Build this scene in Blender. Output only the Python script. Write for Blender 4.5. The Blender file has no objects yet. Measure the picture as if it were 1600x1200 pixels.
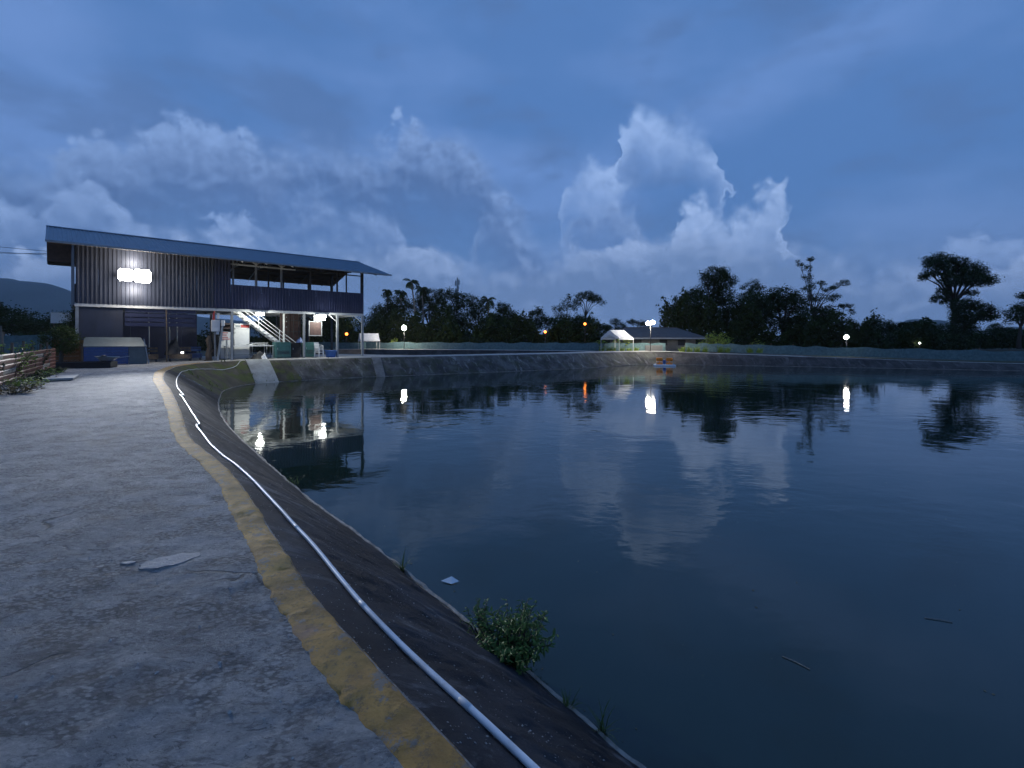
import bpy, bmesh, math, random
import numpy as np
from mathutils import Vector, Matrix, noise as mnoise

R = math.radians
sc = bpy.context.scene
col = sc.collection

# ---------------------------------------------------------------- camera
cam_d = bpy.data.cameras.new("camera")
cam = bpy.data.objects.new("camera", cam_d); col.objects.link(cam)
cam.location = (0, 0, 1.6); cam.rotation_euler = (R(90), 0, 0)
cam_d.sensor_width = 36.0; cam_d.lens = 36.0 * 750 / 1600
cam_d.shift_y = -72 / 1600
cam_d.clip_start = 0.05; cam_d.clip_end = 12000
sc.camera = cam

# ---------------------------------------------------------------- render settings
sc.render.engine = 'CYCLES'
sc.view_settings.view_transform = 'Standard'; sc.view_settings.look = 'None'
sc.view_settings.exposure = 0.28; sc.view_settings.gamma = 1.0
sc.view_settings.use_curve_mapping = False
cy = sc.cycles
cy.use_denoising = True; cy.use_adaptive_sampling = True; cy.adaptive_threshold = .03; cy.adaptive_min_samples = 16
cy.max_bounces = 4; cy.diffuse_bounces = 2; cy.glossy_bounces = 2; cy.transmission_bounces = 3
cy.transparent_max_bounces = 6; cy.volume_bounces = 0
cy.sample_clamp_indirect = 4.0
cy.caustics_reflective = False; cy.caustics_refractive = False

# ---------------------------------------------------------------- world: dusk sky with cumulus banks
SKY_STRENGTH = 0.10
SUN_EL, SUN_ROT = R(1.2), R(205)
world = bpy.data.worlds.new("World"); sc.world = world; world.use_nodes = True
nt = world.node_tree; nt.nodes.clear()
def N(t, **kw):
    n = nt.nodes.new(t)
    for k, v in kw.items(): setattr(n, k, v)
    return n
def L(a, b): nt.links.new(a, b)
def M(op, a, b=None, c=None, clamp=False):
    n = N('ShaderNodeMath', operation=op, use_clamp=clamp)
    for i, s in enumerate((a, b, c)):
        if s is None: continue
        if isinstance(s, (int, float)): n.inputs[i].default_value = s
        else: L(s, n.inputs[i])
    return n.outputs[0]
def MR(v, a, b, c=0., d=1., mode='SMOOTHSTEP'):
    n = N('ShaderNodeMapRange', interpolation_type=mode)
    L(v, n.inputs[0])
    for i, s in enumerate((a, b, c, d)): n.inputs[1 + i].default_value = s
    return n.outputs[0]
def MIX(f, a, b):
    n = N('ShaderNodeMix', data_type='RGBA')
    for s, k in ((f, 0), (a, 6), (b, 7)):
        if isinstance(s, (int, float)): n.inputs[k].default_value = s
        elif isinstance(s, tuple): n.inputs[k].default_value = (*s, 1)
        else: L(s, n.inputs[k])
    return n.outputs[2]
tc = N('ShaderNodeTexCoord'); dirv = tc.outputs['Generated']
sep = N('ShaderNodeSeparateXYZ'); L(dirv, sep.inputs[0])
az = M('ARCTAN2', sep.outputs[0], sep.outputs[1])
el = M('ARCSINE', sep.outputs[2])
def NOISE(scale, detail=5, rough=.55, off=(0, 0, 0), sc3=(1, 1, 1)):
    mp = N('ShaderNodeMapping'); L(dirv, mp.inputs[0])
    mp.inputs['Location'].default_value = off; mp.inputs['Scale'].default_value = sc3
    n = N('ShaderNodeTexNoise'); L(mp.outputs[0], n.inputs['Vector'])
    n.inputs['Scale'].default_value = scale; n.inputs['Detail'].default_value = detail
    n.inputs['Roughness'].default_value = rough
    return n.outputs['Fac']
sky = N('ShaderNodeTexSky', sky_type='NISHITA', sun_disc=False, sun_elevation=SUN_EL, sun_rotation=SUN_ROT)
sky.air_density = 1.0; sky.dust_density = 0.6; sky.ozone_density = 4.0; sky.altitude = 50
# billowing: fine noise bends the outline of every bank
def BILLOW(n): return M('ABSOLUTE', M('MULTIPLY_ADD', n, 2.0, -1.0))
n_a = M('SUBTRACT', NOISE(6, 4, .55), .5)
def PUFF(o=(0, 0, 0)):
    p1 = BILLOW(NOISE(10, 2, .5, (3.1+o[0], 7.7, 1.3+o[2]))); p2 = BILLOW(NOISE(25, 3, .55, (9.1+o[0], 2.7, 5.3+o[2])))
    return M('MULTIPLY_ADD', p1, .60, M('MULTIPLY', p2, .40))
puff = PUFF()                                             # rounded lobes with creases between
relief = M('SUBTRACT', puff, PUFF((-.007, 0, -.013)))     # the lobes lit from above
wisp = NOISE(4.5, 4, .6, (6.4, 1.2, 3.9))
n_f = M('SUBTRACT', NOISE(60, 4, .6, (2.2, 5.1, 8.3)), .5)
azw = M('ADD', M('ADD', az, M('MULTIPLY', n_a, .13)), M('MULTIPLY_ADD', puff, .07, -.02))
elw = M('SUBTRACT', M('ADD', M('ADD', el, .026), M('MULTIPLY', n_f, .012)), M('MULTIPLY', puff, .105))
azf = M('PINGPONG', M('ADD', azw, 1.0 + 8.0), 2.0)       # banks carry on all round the horizon
azn = M('MULTIPLY', azf, .5)
EL_MAX = 0.6
def bank(pts):
    """cloud-top height over azimuth; pts: (azimuth deg, elevation deg)"""
    fc = N('ShaderNodeFloatCurve'); L(azn, fc.inputs['Value'])
    c = fc.mapping.curves[0]
    P = sorted((min(1, max(0, (R(a) + 1) / 2)), max(0, R(e) / EL_MAX)) for a, e in pts)
    c.points[0].location = P[0]; c.points[1].location = P[-1]
    for p in P[1:-1]: c.points.new(*p)
    for p in c.points: p.handle_type = 'VECTOR'
    fc.mapping.update()
    return M('MULTIPLY', fc.outputs[0], EL_MAX)
BANKS = [([(-57.99, 10.72), (-53.13, 14.06), (-46.85, 15.93), (-44.62, 17.54), (-43.03, 18.49), (-39.58, 19.78), (-36.99, 21.4), (-35.65, 21.84), (-33.16, 21.12), (-31.24, 22.09), (-28.07, 21.28), (-23.11, 23.11), (-19.12, 23.19), (-14.93, 23.16), (-13.86, 24.25), (-12.04, 25.39), (-10.2, 25.29), (-8.34, 24.35), (-6.69, 24.87), (-5.33, 24.04), (-3.66, 21.96), (-0.76, 17.6), (3.05, 11.15), (6.09, 0.0), (43.03, 0.0), (53.13, 10.34), (61.82, 9.93)],
    0.036, 0.04, 0.26, 0.95, (0.165, 0.265, 0.49), (0.062, 0.118, 0.26), 0.14, 0), ([(-55.71, 0.0), (4.57, 0.0), (5.48, 20.59), (6.47, 21.81), (7.59, 22.02), (9.09, 20.9), (10.87, 20.66), (11.16, 24.16), (12.41, 25.3), (13.86, 26.07), (15.07, 26.13), (16.35, 25.21), (18.09, 25.6), (19.8, 25.08), (21.27, 24.28), (22.13, 22.66), (22.85, 21.22), (23.11, 18.19), (23.62, 0.0), (55.71, 0.0)],
    0.036, 0.03, 0.155, 0.92, (0.235, 0.348, 0.59), (0.13, 0.218, 0.425), 0.22, 0.18), ([(-55.71, 9.72), (-50.19, 9.59), (-46.12, 11.9), (-44.62, 13.25), (-42.61, 14.84), (-41.56, 14.97), (-40.48, 13.02), (-38.66, 12.22), (-33.69, 12.39), (-25.64, 14.04), (-24.26, 16.26), (-22.46, 17.25), (-20.47, 16.03), (-16.0, 16.15), (-14.07, 14.5), (-12.04, 9.48), (-6.09, 9.63), (-4.42, 16.86), (-2.44, 17.38), (-0.76, 15.36), (2.29, 13.2), (5.18, 13.3), (6.39, 15.55), (7.97, 17.1), (10.57, 17.33), (13.13, 16.35), (14.57, 13.99), (15.64, 7.89), (32.62, 6.92), (33.69, 11.48), (36.25, 11.31), (38.19, 9.69), (46.85, 9.22), (57.99, 7.97)],
    0.034, 0.03, 0.14, 0.9, (0.19, 0.292, 0.52), (0.082, 0.152, 0.322), 0.1, 0), ([(-55.71, 0.0), (16.35, 0.0), (17.47, 12.76), (18.16, 15.1), (20.47, 15.9), (22.13, 16.12), (23.75, 14.51), (24.51, 15.33), (25.52, 15.85), (26.38, 16.5), (27.35, 17.48), (28.37, 17.58), (29.02, 16.62), (29.25, 14.86), (29.02, 11.72), (29.94, 0.0), (55.71, 0.0)],
    0.028, 0.05, 0.2, 0.95, (0.258, 0.368, 0.6), (0.14, 0.228, 0.43), 0.22, 0.06), ([(-55.71, 6.77), (-46.85, 7.69), (-42.2, 9.42), (-36.25, 11.13), (-32.07, 11.25), (-28.07, 11.31), (-23.75, 12.12), (-19.8, 12.86), (-14.93, 12.07), (-12.04, 11.64), (-8.34, 10.76), (-4.57, 10.39), (0.0, 10.13), (4.57, 11.13), (7.59, 11.94), (14.93, 11.93), (17.74, 12.6), (23.11, 12.65), (28.07, 11.7), (30.4, 10.55), (35.25, 8.24), (43.03, 7.11), (50.19, 7.2), (61.82, 6.04)],
    0.03, 0.14, 0.4, 0.92, (0.25, 0.35, 0.57), (0.112, 0.186, 0.352), 0.075, 0)]
# clear dusk sky, with broad soft veils higher up
veil = NOISE(2.2, 4, .5, (.3, 1.9, .4), (1, 1, 2.2))
veil2 = NOISE(5.0, 5, .55, (4.3, .9, 2.4), (1, 1, 2.4))
skyc = N('ShaderNodeVectorMath', operation='MULTIPLY'); L(sky.outputs[0], skyc.inputs[0])
skyc.inputs[1].default_value = (1, 1, 1)
SC = 1.0 / SKY_STRENGTH
SKY_LEVEL = 1.25
def C3(r, g, b): return (r * SC * SKY_LEVEL, g * SC * SKY_LEVEL, b * SC * SKY_LEVEL)
base = MIX(0.75, skyc.outputs[0], C3(.080, .184, .430))
base = MIX(M('MULTIPLY', MR(veil, .42, .70), .55), base, C3(.135, .235, .490))
base = MIX(M('MULTIPLY', MR(veil2, .47, .66), .62), base, C3(.062, .122, .268))
# thicker murk towards the horizon
base = MIX(M('MULTIPLY', MR(el, .30, .0), .75), base, C3(.104, .182, .358))
for pts, soft, fade0, fade1, op, bright, body, rimk, floor in BANKS:
    top = bank(pts)
    dd = M('SUBTRACT', top, elw)
    mr_ = N('ShaderNodeMapRange', interpolation_type='SMOOTHSTEP'); L(dd, mr_.inputs[0]); mr_.inputs[1].default_value = 0.
    L(M('MULTIPLY', MR(wisp, .38, .64, .45, 3.2), soft), mr_.inputs[2]); mask = mr_.outputs[0]
    fall = MR(dd, fade0, fade1, 1.0, 0.0)
    fill = M('MULTIPLY', M('MULTIPLY', mask, fall), op)
    if floor: fill = M('MULTIPLY', fill, MR(elw, floor, floor + .10))
    rim = MR(dd, .0, rimk, 1.0, 0.0, 'LINEAR')
    lump = M('ADD', MR(puff, .02, .50, -.16, .12, 'LINEAR'), MR(relief, -.16, .16, -.30, .30, 'LINEAR'))
    rim = M('ADD', rim, lump, clamp=True)
    cc = MIX(rim, C3(*body), C3(*bright))
    base = MIX(fill, base, cc)
bg = N('ShaderNodeBackground'); L(base, bg.inputs[0]); bg.inputs[1].default_value = SKY_STRENGTH
out = N('ShaderNodeOutputWorld'); L(bg.outputs[0], out.inputs[0])
world.cycles.sampling_method = 'MANUAL'; world.cycles.sample_map_resolution = 512

# the last of the daylight: a very weak, wide sun low behind the camera
sun_d = bpy.data.lights.new("sun", 'SUN'); sun_d.energy = 0.03; sun_d.angle = R(25); sun_d.color = (.8, .88, 1.0)
sun = bpy.data.objects.new("sun", sun_d); col.objects.link(sun)
_sd = Vector((math.sin(SUN_ROT), math.cos(SUN_ROT), 0)) * math.cos(R(20)) + Vector((0, 0, math.sin(R(20))))
sun.rotation_euler = _sd.to_track_quat('Z', 'Y').to_euler()

# ---------------------------------------------------------------- helpers
rng = random.Random(7)
nprng = np.random.default_rng(11)

def tag(o, label=None, cat=None, group=None, kind=None):
    if label: o['label'] = label
    if cat: o['category'] = cat
    if group: o['group'] = group
    if kind: o['kind'] = kind
    return o
def empty(name, loc=(0, 0, 0), rz=0, label=None, cat=None, group=None):
    o = bpy.data.objects.new(name, None); col.objects.link(o)
    o.location = loc; o.rotation_euler = (0, 0, rz); o.empty_display_size = .2
    return tag(o, label, cat, group)
def link_mesh(name, me, mat=None, parent=None):
    if mat is not None and not me.materials: me.materials.append(mat)
    o = bpy.data.objects.new(name, me); col.objects.link(o)
    if parent: o.parent = parent
    return o
def copy_tree(o, parent=None):
    c = o.copy(); col.objects.link(c); c.parent = parent
    for ch in list(o.children): copy_tree(ch, c)
    return c

class MB:
    """collects simple solids; build() links them as one mesh object"""
    def __init__(s): s.v = []; s.f = []
    def add(s, vs, fs):
        n = len(s.v); s.v += [tuple(v) for v in vs]; s.f += [tuple(i + n for i in f) for f in fs]; return s
    def box(s, x0, x1, y0, y1, z0, z1):
        return s.add([(x0,y0,z0),(x1,y0,z0),(x1,y1,z0),(x0,y1,z0),(x0,y0,z1),(x1,y0,z1),(x1,y1,z1),(x0,y1,z1)],
                     [(3,2,1,0),(4,5,6,7),(0,1,5,4),(1,2,6,5),(2,3,7,6),(3,0,4,7)])
    def bevbox(s, x0, x1, y0, y1, z0, z1, b=.01):
        """box with chamfered vertical edges and top"""
        def ring(i, z): return [(x0+i+b,y0+i,z),(x1-i-b,y0+i,z),(x1-i,y0+i+b,z),(x1-i,y1-i-b,z),(x1-i-b,y1-i,z),(x0+i+b,y1-i,z),(x0+i,y1-i-b,z),(x0+i,y0+i+b,z)]
        rs = [ring(0,z0), ring(0,z1-b), ring(b*.9,z1)]
        vs = sum(rs, []); fs = [tuple(range(7,-1,-1)), tuple(range(16,24))]
        for k in range(2):
            for i in range(8): fs.append((k*8+i, k*8+(i+1)%8, k*8+8+(i+1)%8, k*8+8+i))
        return s.add(vs, fs)
    def bar(s, p, q, w=.05, h=None, up=(0,0,1)):
        p, q = Vector(p), Vector(q); h = h or w; d = (q-p).normalized(); u = Vector(up)
        if abs(d.dot(u)) > .98: u = Vector((0,1,0))
        a = d.cross(u).normalized(); b = a.cross(d).normalized()
        vs = []
        for c in (p, q):
            for sa, sb in ((-1,-1),(1,-1),(1,1),(-1,1)): vs.append(c + a*sa*w/2 + b*sb*h/2)
        return s.add(vs, [(0,1,2,3),(7,6,5,4),(0,4,5,1),(1,5,6,2),(2,6,7,3),(3,7,4,0)])
    def tube(s, pts, r, n=8, caps=True):
        pts = [Vector(p) for p in pts]; m = len(pts)
        rs = r if isinstance(r, (list, tuple)) else [r]*m
        vs = []; ref = None
        for i, p in enumerate(pts):
            d = (pts[min(i+1,m-1)] - pts[max(i-1,0)]).normalized()
            if ref is None: ref = Vector((0,0,1)) if abs(d.z) < .9 else Vector((1,0,0))
            a = d.cross(ref).normalized(); b = a.cross(d).normalized(); ref = b
            for k in range(n):
                t = 2*math.pi*k/n; vs.append(p + (a*math.cos(t) + b*math.sin(t))*rs[i])
        fs = [(i*n+k, i*n+(k+1)%n, (i+1)*n+(k+1)%n, (i+1)*n+k) for i in range(m-1) for k in range(n)]
        if caps: fs += [tuple(range(n-1,-1,-1)), tuple((m-1)*n+k for k in range(n))]
        return s.add(vs, fs)
    def lathe(s, prof, c=(0,0,0), n=16):
        vs = []; m = len(prof)
        for r, z in prof:
            for k in range(n):
                t = 2*math.pi*k/n; vs.append((c[0]+r*math.cos(t), c[1]+r*math.sin(t), c[2]+z))
        fs = [(i*n+k, i*n+(k+1)%n, (i+1)*n+(k+1)%n, (i+1)*n+k) for i in range(m-1) for k in range(n)]
        return s.add(vs, fs)
    def quad(s, a, b, c, d): return s.add([a,b,c,d], [(0,1,2,3)])
    def build(s, name, mat, parent=None, smooth=False):
        me = bpy.data.meshes.new(name); me.from_pydata(s.v, [], s.f); me.update()
        if smooth: me.polygons.foreach_set('use_smooth', [True]*len(me.polygons))
        return link_mesh(name, me, mat, parent)
def npmesh(name, V, F, smooth=False, uv=None):
    """V (n,3), F (m,4) numpy arrays -> mesh"""
    me = bpy.data.meshes.new(name); k = F.shape[1]
    me.vertices.add(len(V)); me.vertices.foreach_set('co', np.ascontiguousarray(V, dtype=np.float32).ravel())
    me.loops.add(F.size); me.loops.foreach_set('vertex_index', F.astype(np.int32).ravel())
    me.polygons.add(len(F)); me.polygons.foreach_set('loop_start', np.arange(0, F.size, k, dtype=np.int32))
    if smooth: me.polygons.foreach_set('use_smooth', np.ones(len(F), dtype=bool))
    if uv is not None:
        l = me.uv_layers.new(name='UVMap'); l.data.foreach_set('uv', uv[F.ravel()].astype(np.float32).ravel())
    me.update(calc_edges=True); me.validate()
    return me
def corrugated(w, h, ribs, depth, prof=(0, .28, .38, .62, .72), th=0.0):
    """sheet in local x (width) / z (height), ribs run up z, standing proud along -y"""
    xs, ys = [], []
    for i in range(ribs):
        for p in prof:
            xs.append((i + p)/ribs*w); ys.append(-depth if .3 < p < .7 else 0)
    xs.append(w); ys.append(0)
    return xs, ys

# ---------------------------------------------------------------- materials
def mat(name, color, rough=.7, metal=0., var=.25, vscale=6., bump=0., bscale=40., emis=None, emis_s=0., dirt=0., dirt_col=(.05,.045,.04), spec=.5, coord='Object', detail=6, stretch=(1,1,1), trans=0.):
    m = bpy.data.materials.new(name); m.use_nodes = True; t = m.node_tree
    b = t.nodes['Principled BSDF']; o = t.nodes['Material Output']
    def nn(k): return t.nodes.new(k)
    b.inputs['Roughness'].default_value = rough; b.inputs['Metallic'].default_value = metal
    b.inputs['Specular IOR Level'].default_value = spec
    tcn = nn('ShaderNodeTexCoord'); mp = nn('ShaderNodeMapping'); t.links.new(tcn.outputs[coord], mp.inputs[0])
    mp.inputs['Scale'].default_value = stretch
    n1 = nn('ShaderNodeTexNoise'); t.links.new(mp.outputs[0], n1.inputs['Vector'])
    n1.inputs['Scale'].default_value = vscale; n1.inputs['Detail'].default_value = detail; n1.inputs['Roughness'].default_value = .65
    rp = nn('ShaderNodeValToRGB'); t.links.new(n1.outputs['Fac'], rp.inputs[0])
    c = color; e = rp.color_ramp.elements
    e[0].position = .3; e[1].position = .72
    e[0].color = (c[0]*(1-var), c[1]*(1-var), c[2]*(1-var), 1); e[1].color = (min(1,c[0]*(1+var)), min(1,c[1]*(1+var)), min(1,c[2]*(1+var)), 1)
    res = rp.outputs[0]
    if dirt:
        n2 = nn('ShaderNodeTexNoise'); t.links.new(mp.outputs[0], n2.inputs['Vector'])
        n2.inputs['Scale'].default_value = vscale*.45; n2.inputs['Detail'].default_value = 8; n2.inputs['Roughness'].default_value = .7
        mr = nn('ShaderNodeMapRange'); t.links.new(n2.outputs['Fac'], mr.inputs[0]); mr.inputs[1].default_value = .48; mr.inputs[2].default_value = .68; mr.inputs[4].default_value = dirt
        mx = nn('ShaderNodeMix'); mx.data_type = 'RGBA'; t.links.new(mr.outputs[0], mx.inputs[0]); t.links.new(res, mx.inputs[6]); mx.inputs[7].default_value = (*dirt_col, 1)
        res = mx.outputs[2]
    t.links.new(res, b.inputs['Base Color'])
    if bump:
        n3 = nn('ShaderNodeTexNoise'); t.links.new(mp.outputs[0], n3.inputs['Vector'])
        n3.inputs['Scale'].default_value = bscale; n3.inputs['Detail'].default_value = 6
        bp = nn('ShaderNodeBump'); bp.inputs['Strength'].default_value = bump; bp.inputs['Distance'].default_value = .05
        t.links.new(n3.outputs['Fac'], bp.inputs['Height']); t.links.new(bp.outputs[0], b.inputs['Normal'])
    if emis:
        b.inputs['Emission Color'].default_value = (*emis, 1); b.inputs['Emission Strength'].default_value = emis_s
    if trans:
        tb = nn('ShaderNodeBsdfTranslucent'); t.links.new(res, tb.inputs[0])
        ms = nn('ShaderNodeMixShader'); ms.inputs[0].default_value = trans
        t.links.new(b.outputs[0], ms.inputs[1]); t.links.new(tb.outputs[0], ms.inputs[2]); t.links.new(ms.outputs[0], o.inputs[0])
    return m

class G:
    """small node-graph builder for the bespoke surface materials"""
    def __init__(s, name):
        s.m = bpy.data.materials.new(name); s.m.use_nodes = True; s.t = s.m.node_tree
        s.b = s.t.nodes['Principled BSDF']; s.o = s.t.nodes['Material Output']
        s.tc = s.t.nodes.new('ShaderNodeTexCoord')
    def put(s, n, i, v):
        if v is None: return
        if isinstance(v, (int, float)): n.inputs[i].default_value = v
        elif isinstance(v, tuple): n.inputs[i].default_value = (*v, 1) if len(v) == 3 and n.inputs[i].type == 'RGBA' else v
        else: s.t.links.new(v, n.inputs[i])
    def vec(s, src='Object', scale=(1,1,1), rot=(0,0,0), loc=(0,0,0)):
        n = s.t.nodes.new('ShaderNodeMapping'); s.t.links.new(s.tc.outputs[src], n.inputs[0])
        n.inputs['Scale'].default_value = scale; n.inputs['Rotation'].default_value = rot; n.inputs['Location'].default_value = loc
        return n.outputs[0]
    def noise(s, v, scale, detail=6, rough=.6, dist=0.):
        n = s.t.nodes.new('ShaderNodeTexNoise'); s.t.links.new(v, n.inputs['Vector'])
        n.inputs['Scale'].default_value = scale; n.inputs['Detail'].default_value = detail; n.inputs['Roughness'].default_value = rough; n.inputs['Distortion'].default_value = dist
        return n.outputs['Fac']
    def voro(s, v, scale, feature='F1', out='Distance', rnd=1.):
        n = s.t.nodes.new('ShaderNodeTexVoronoi'); n.feature = feature; s.t.links.new(v, n.inputs['Vector']); n.inputs['Scale'].default_value = scale
        n.inputs['Randomness'].default_value = rnd
        return n.outputs[out]
    def wave(s, v, scale, dist, detail=3, dscale=1.):
        n = s.t.nodes.new('ShaderNodeTexWave'); s.t.links.new(v, n.inputs['Vector']); n.inputs['Scale'].default_value = scale
        n.inputs['Distortion'].default_value = dist; n.inputs['Detail'].default_value = detail; n.inputs['Detail Scale'].default_value = dscale
        return n.outputs['Fac']
    def mr(s, v, a, b, c=0., d=1.):
        n = s.t.nodes.new('ShaderNodeMapRange'); n.interpolation_type = 'SMOOTHSTEP'; s.t.links.new(v, n.inputs[0])
        for i, k in enumerate((a, b, c, d)): n.inputs[1+i].default_value = k
        return n.outputs[0]
    def math(s, op, a, b=None):
        n = s.t.nodes.new('ShaderNodeMath'); n.operation = op; s.put(n, 0, a); s.put(n, 1, b); return n.outputs[0]
    def mix(s, f, a, b):
        n = s.t.nodes.new('ShaderNodeMix'); n.data_type = 'RGBA'; s.put(n, 0, f); s.put(n, 6, a); s.put(n, 7, b); return n.outputs[2]
    def bump(s, h, strength, dist, prev=None):
        n = s.t.nodes.new('ShaderNodeBump'); n.inputs['Strength'].default_value = strength; n.inputs['Distance'].default_value = dist
        s.t.links.new(h, n.inputs['Height'])
        if prev is not None: s.t.links.new(prev, n.inputs['Normal'])
        return n.outputs[0]
    def done(s, color=None, rough=None, normal=None):
        if color is not None: s.put(s.b, s.b.inputs.find('Base Color'), color)
        if rough is not None: s.put(s.b, s.b.inputs.find('Roughness'), rough)
        if normal is not None: s.t.links.new(normal, s.b.inputs['Normal'])
        return s.m

def m_path():
    g = G('weathered_shaded_concrete')
    v = g.vec(); vs = g.vec(scale=(1.0, 2.4, 1.0), rot=(0, 0, R(-28)))
    big = g.noise(v, .55, 5, .6); mid = g.noise(vs, 2.4, 10, .74, .7); fine = g.noise(v, 20, 9, .82); grit = g.noise(v, 85, 5, .75)
    c = g.mix(g.mr(big, .34, .68), (.340, .334, .330), (.600, .582, .560))
    c = g.mix(g.math('MULTIPLY', g.mr(mid, .51, .60), .65), c, (.640, .620, .590))
    c = g.mix(g.math('MULTIPLY', g.mr(mid, .47, .39), .75), c, (.165, .162, .162))
    rough = g.mr(g.noise(v, 1.1, 5, .6, .5), .42, .60, .25, 1.0)
    c = g.mix(g.math('MULTIPLY', g.math('MULTIPLY', g.mr(fine, .48, .60), .70), rough), c, (.130, .128, .130))  # relief shade put into the colour: hollows dark, ridges pale
    c = g.mix(g.math('MULTIPLY', g.math('MULTIPLY', g.mr(grit, .58, .68), .70), rough), c, (.62, .60, .57))
    wv = g.t.nodes.new('ShaderNodeVectorMath'); wv.operation = 'MULTIPLY_ADD'
    nz = g.t.nodes.new('ShaderNodeTexNoise'); nz.inputs['Scale'].default_value = 1.6; nz.inputs['Detail'].default_value = 6; g.t.links.new(v, nz.inputs['Vector'])
    g.t.links.new(nz.outputs['Color'], wv.inputs[0]); wv.inputs[1].default_value = (.9, .9, .0); g.t.links.new(v, wv.inputs[2])
    edge = g.voro(wv.outputs[0], .42, 'DISTANCE_TO_EDGE')
    crack = g.math('MULTIPLY', g.mr(edge, .010, .0), g.mr(g.noise(v, .7, 3), .46, .56))
    fl = g.noise(vs, 11, 9, .80, 1.2)
    c = g.mix(g.math('MULTIPLY', g.mr(fl, .55, .63), .75), c, (.74, .72, .69))
    c = g.mix(g.math('MULTIPLY', g.mr(fl, .46, .39), .8), c, (.105, .103, .106))  # flake relief shaded in the colour the same way
    c = g.mix(g.math('MULTIPLY', crack, .8), c, (.035, .033, .033))
    sw = g.wave(g.vec(scale=(1, 1.6, 1), rot=(0, 0, R(40))), 4.0, 16., 5, .8)
    swk = g.math('MULTIPLY', sw, g.mr(g.noise(v, 1.3, 3), .56, .66))
    pit = g.voro(g.vec(scale=(1, 1.7, 1), rot=(0, 0, R(-30))), 34, 'SMOOTH_F1')
    pk = g.math('MULTIPLY', g.mr(pit, .30, .52), g.mr(g.noise(v, 2.3, 5, .65), .44, .58))
    c = g.mix(g.math('MULTIPLY', pk, .75), c, (.085, .084, .088))  # pit shade is colour only, not bumped
    n = g.bump(mid, .8, .10)
    n = g.bump(swk, .22, .012, n)
    n = g.bump(fl, .9, .05, n)
    n = g.bump(fine, .9, .045, n)
    n = g.bump(grit, .6, .012, n)
    n = g.bump(g.math('SUBTRACT', 1.0, crack), .8, .012, n)
    return g.done(c, .85, n)
def m_stripe():
    g = G('ochre_paint')
    v = g.vec(); a = g.noise(v, 3.2, 7, .65); b = g.noise(v, 22, 8, .78); d = g.noise(v, 80, 4, .7); wn = g.noise(v, 6, 10, .78)
    c = g.mix(g.mr(a, .35, .68), (.270, .140, .026), (.540, .290, .055))
    c = g.mix(g.math('MULTIPLY', g.mr(b, .50, .62), .75), c, (.150, .098, .046))
    c = g.mix(g.math('MULTIPLY', g.mr(g.noise(v, 1.4, 4), .60, .70), .6), c, (.30, .17, .14))
    c = g.mix(g.math('MULTIPLY', g.mr(wn, .535, .60), .85), c, (.190, .182, .172))
    n = g.bump(a, .5, .06); n = g.bump(b, .9, .035, n); n = g.bump(d, .6, .010, n)
    return g.done(c, .8, n)
def m_bank(name, dark, mid_, light, moss=0., streak=1.):
    """bank lining: UV x runs along the shore in metres, y down the slope in metres"""
    g = G(name)
    v = g.vec(); uv = g.vec('UV', scale=(1, .22, 1)); uvd = g.vec('UV', scale=(.9, .35, 1), rot=(0, 0, R(28)))
    st = g.noise(uvd, 2.2, 9, .74, .9); blo = g.noise(v, .8, 6, .62); fine = g.noise(v, 24, 8, .75); spk = g.voro(v, 38)
    drip = g.noise(uv, 3.0, 7, .7)
    c = g.mix(g.mr(blo, .36, .66), dark, mid_)
    c = g.mix(g.math('MULTIPLY', g.mr(st, .52, .68), .80*streak), c, light)
    c = g.mix(g.math('MULTIPLY', g.mr(drip, .52, .70), .6), c, (dark[0]*.6, dark[1]*.6, dark[2]*.6))
    c = g.mix(g.math('MULTIPLY', g.mr(spk, .14, .06), .35), c, light)
    if moss:
        mo = g.noise(v, 1.1, 6, .65)
        c = g.mix(g.math('MULTIPLY', g.mr(mo, .46, .60), moss), c, (.075, .095, .022))
    g.b.inputs['Specular IOR Level'].default_value = .12
    n = g.bump(blo, .4, .08); n = g.bump(st, .4, .03, n); n = g.bump(fine, .55, .02, n)
    return g.done(c, .78, n)
def m_water():
    g = G('pond_water')
    v = g.vec(); r1 = g.noise(g.vec(scale=(1, 1.5, 1), rot=(0, 0, R(12))), .85, 3, .5, .3); r2 = g.noise(v, 3.6, 3, .5, .4); calm = g.noise(v, .11, 3, .5)
    k = g.mr(calm, .40, .62, .25, 1.0)
    h = g.math('MULTIPLY', g.math('ADD', g.math('MULTIPLY', r1, 1.0), g.math('MULTIPLY', r2, .16)), k)
    n = g.bump(h, .075, .30)
    murk = g.noise(v, .20, 4, .55)
    c = g.mix(murk, (.0080, .0200, .0175), (.0130, .0300, .0240))
    g.b.inputs['IOR'].default_value = 1.50; g.b.inputs['Specular IOR Level'].default_value = .5
    return g.done(c, .035, n)
def m_soil():
    g = G('damp_soil_and_grass')
    v = g.vec(); a = g.noise(v, .25, 6, .6); b = g.noise(v, 5, 7, .7)
    c = g.mix(g.mr(a, .38, .62), (.050, .042, .032), (.030, .046, .018))
    c = g.mix(g.math('MULTIPLY', g.mr(b, .5, .7), .6), c, (.085, .078, .055))
    return g.done(c, .95, g.bump(b, .6, .06))
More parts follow.
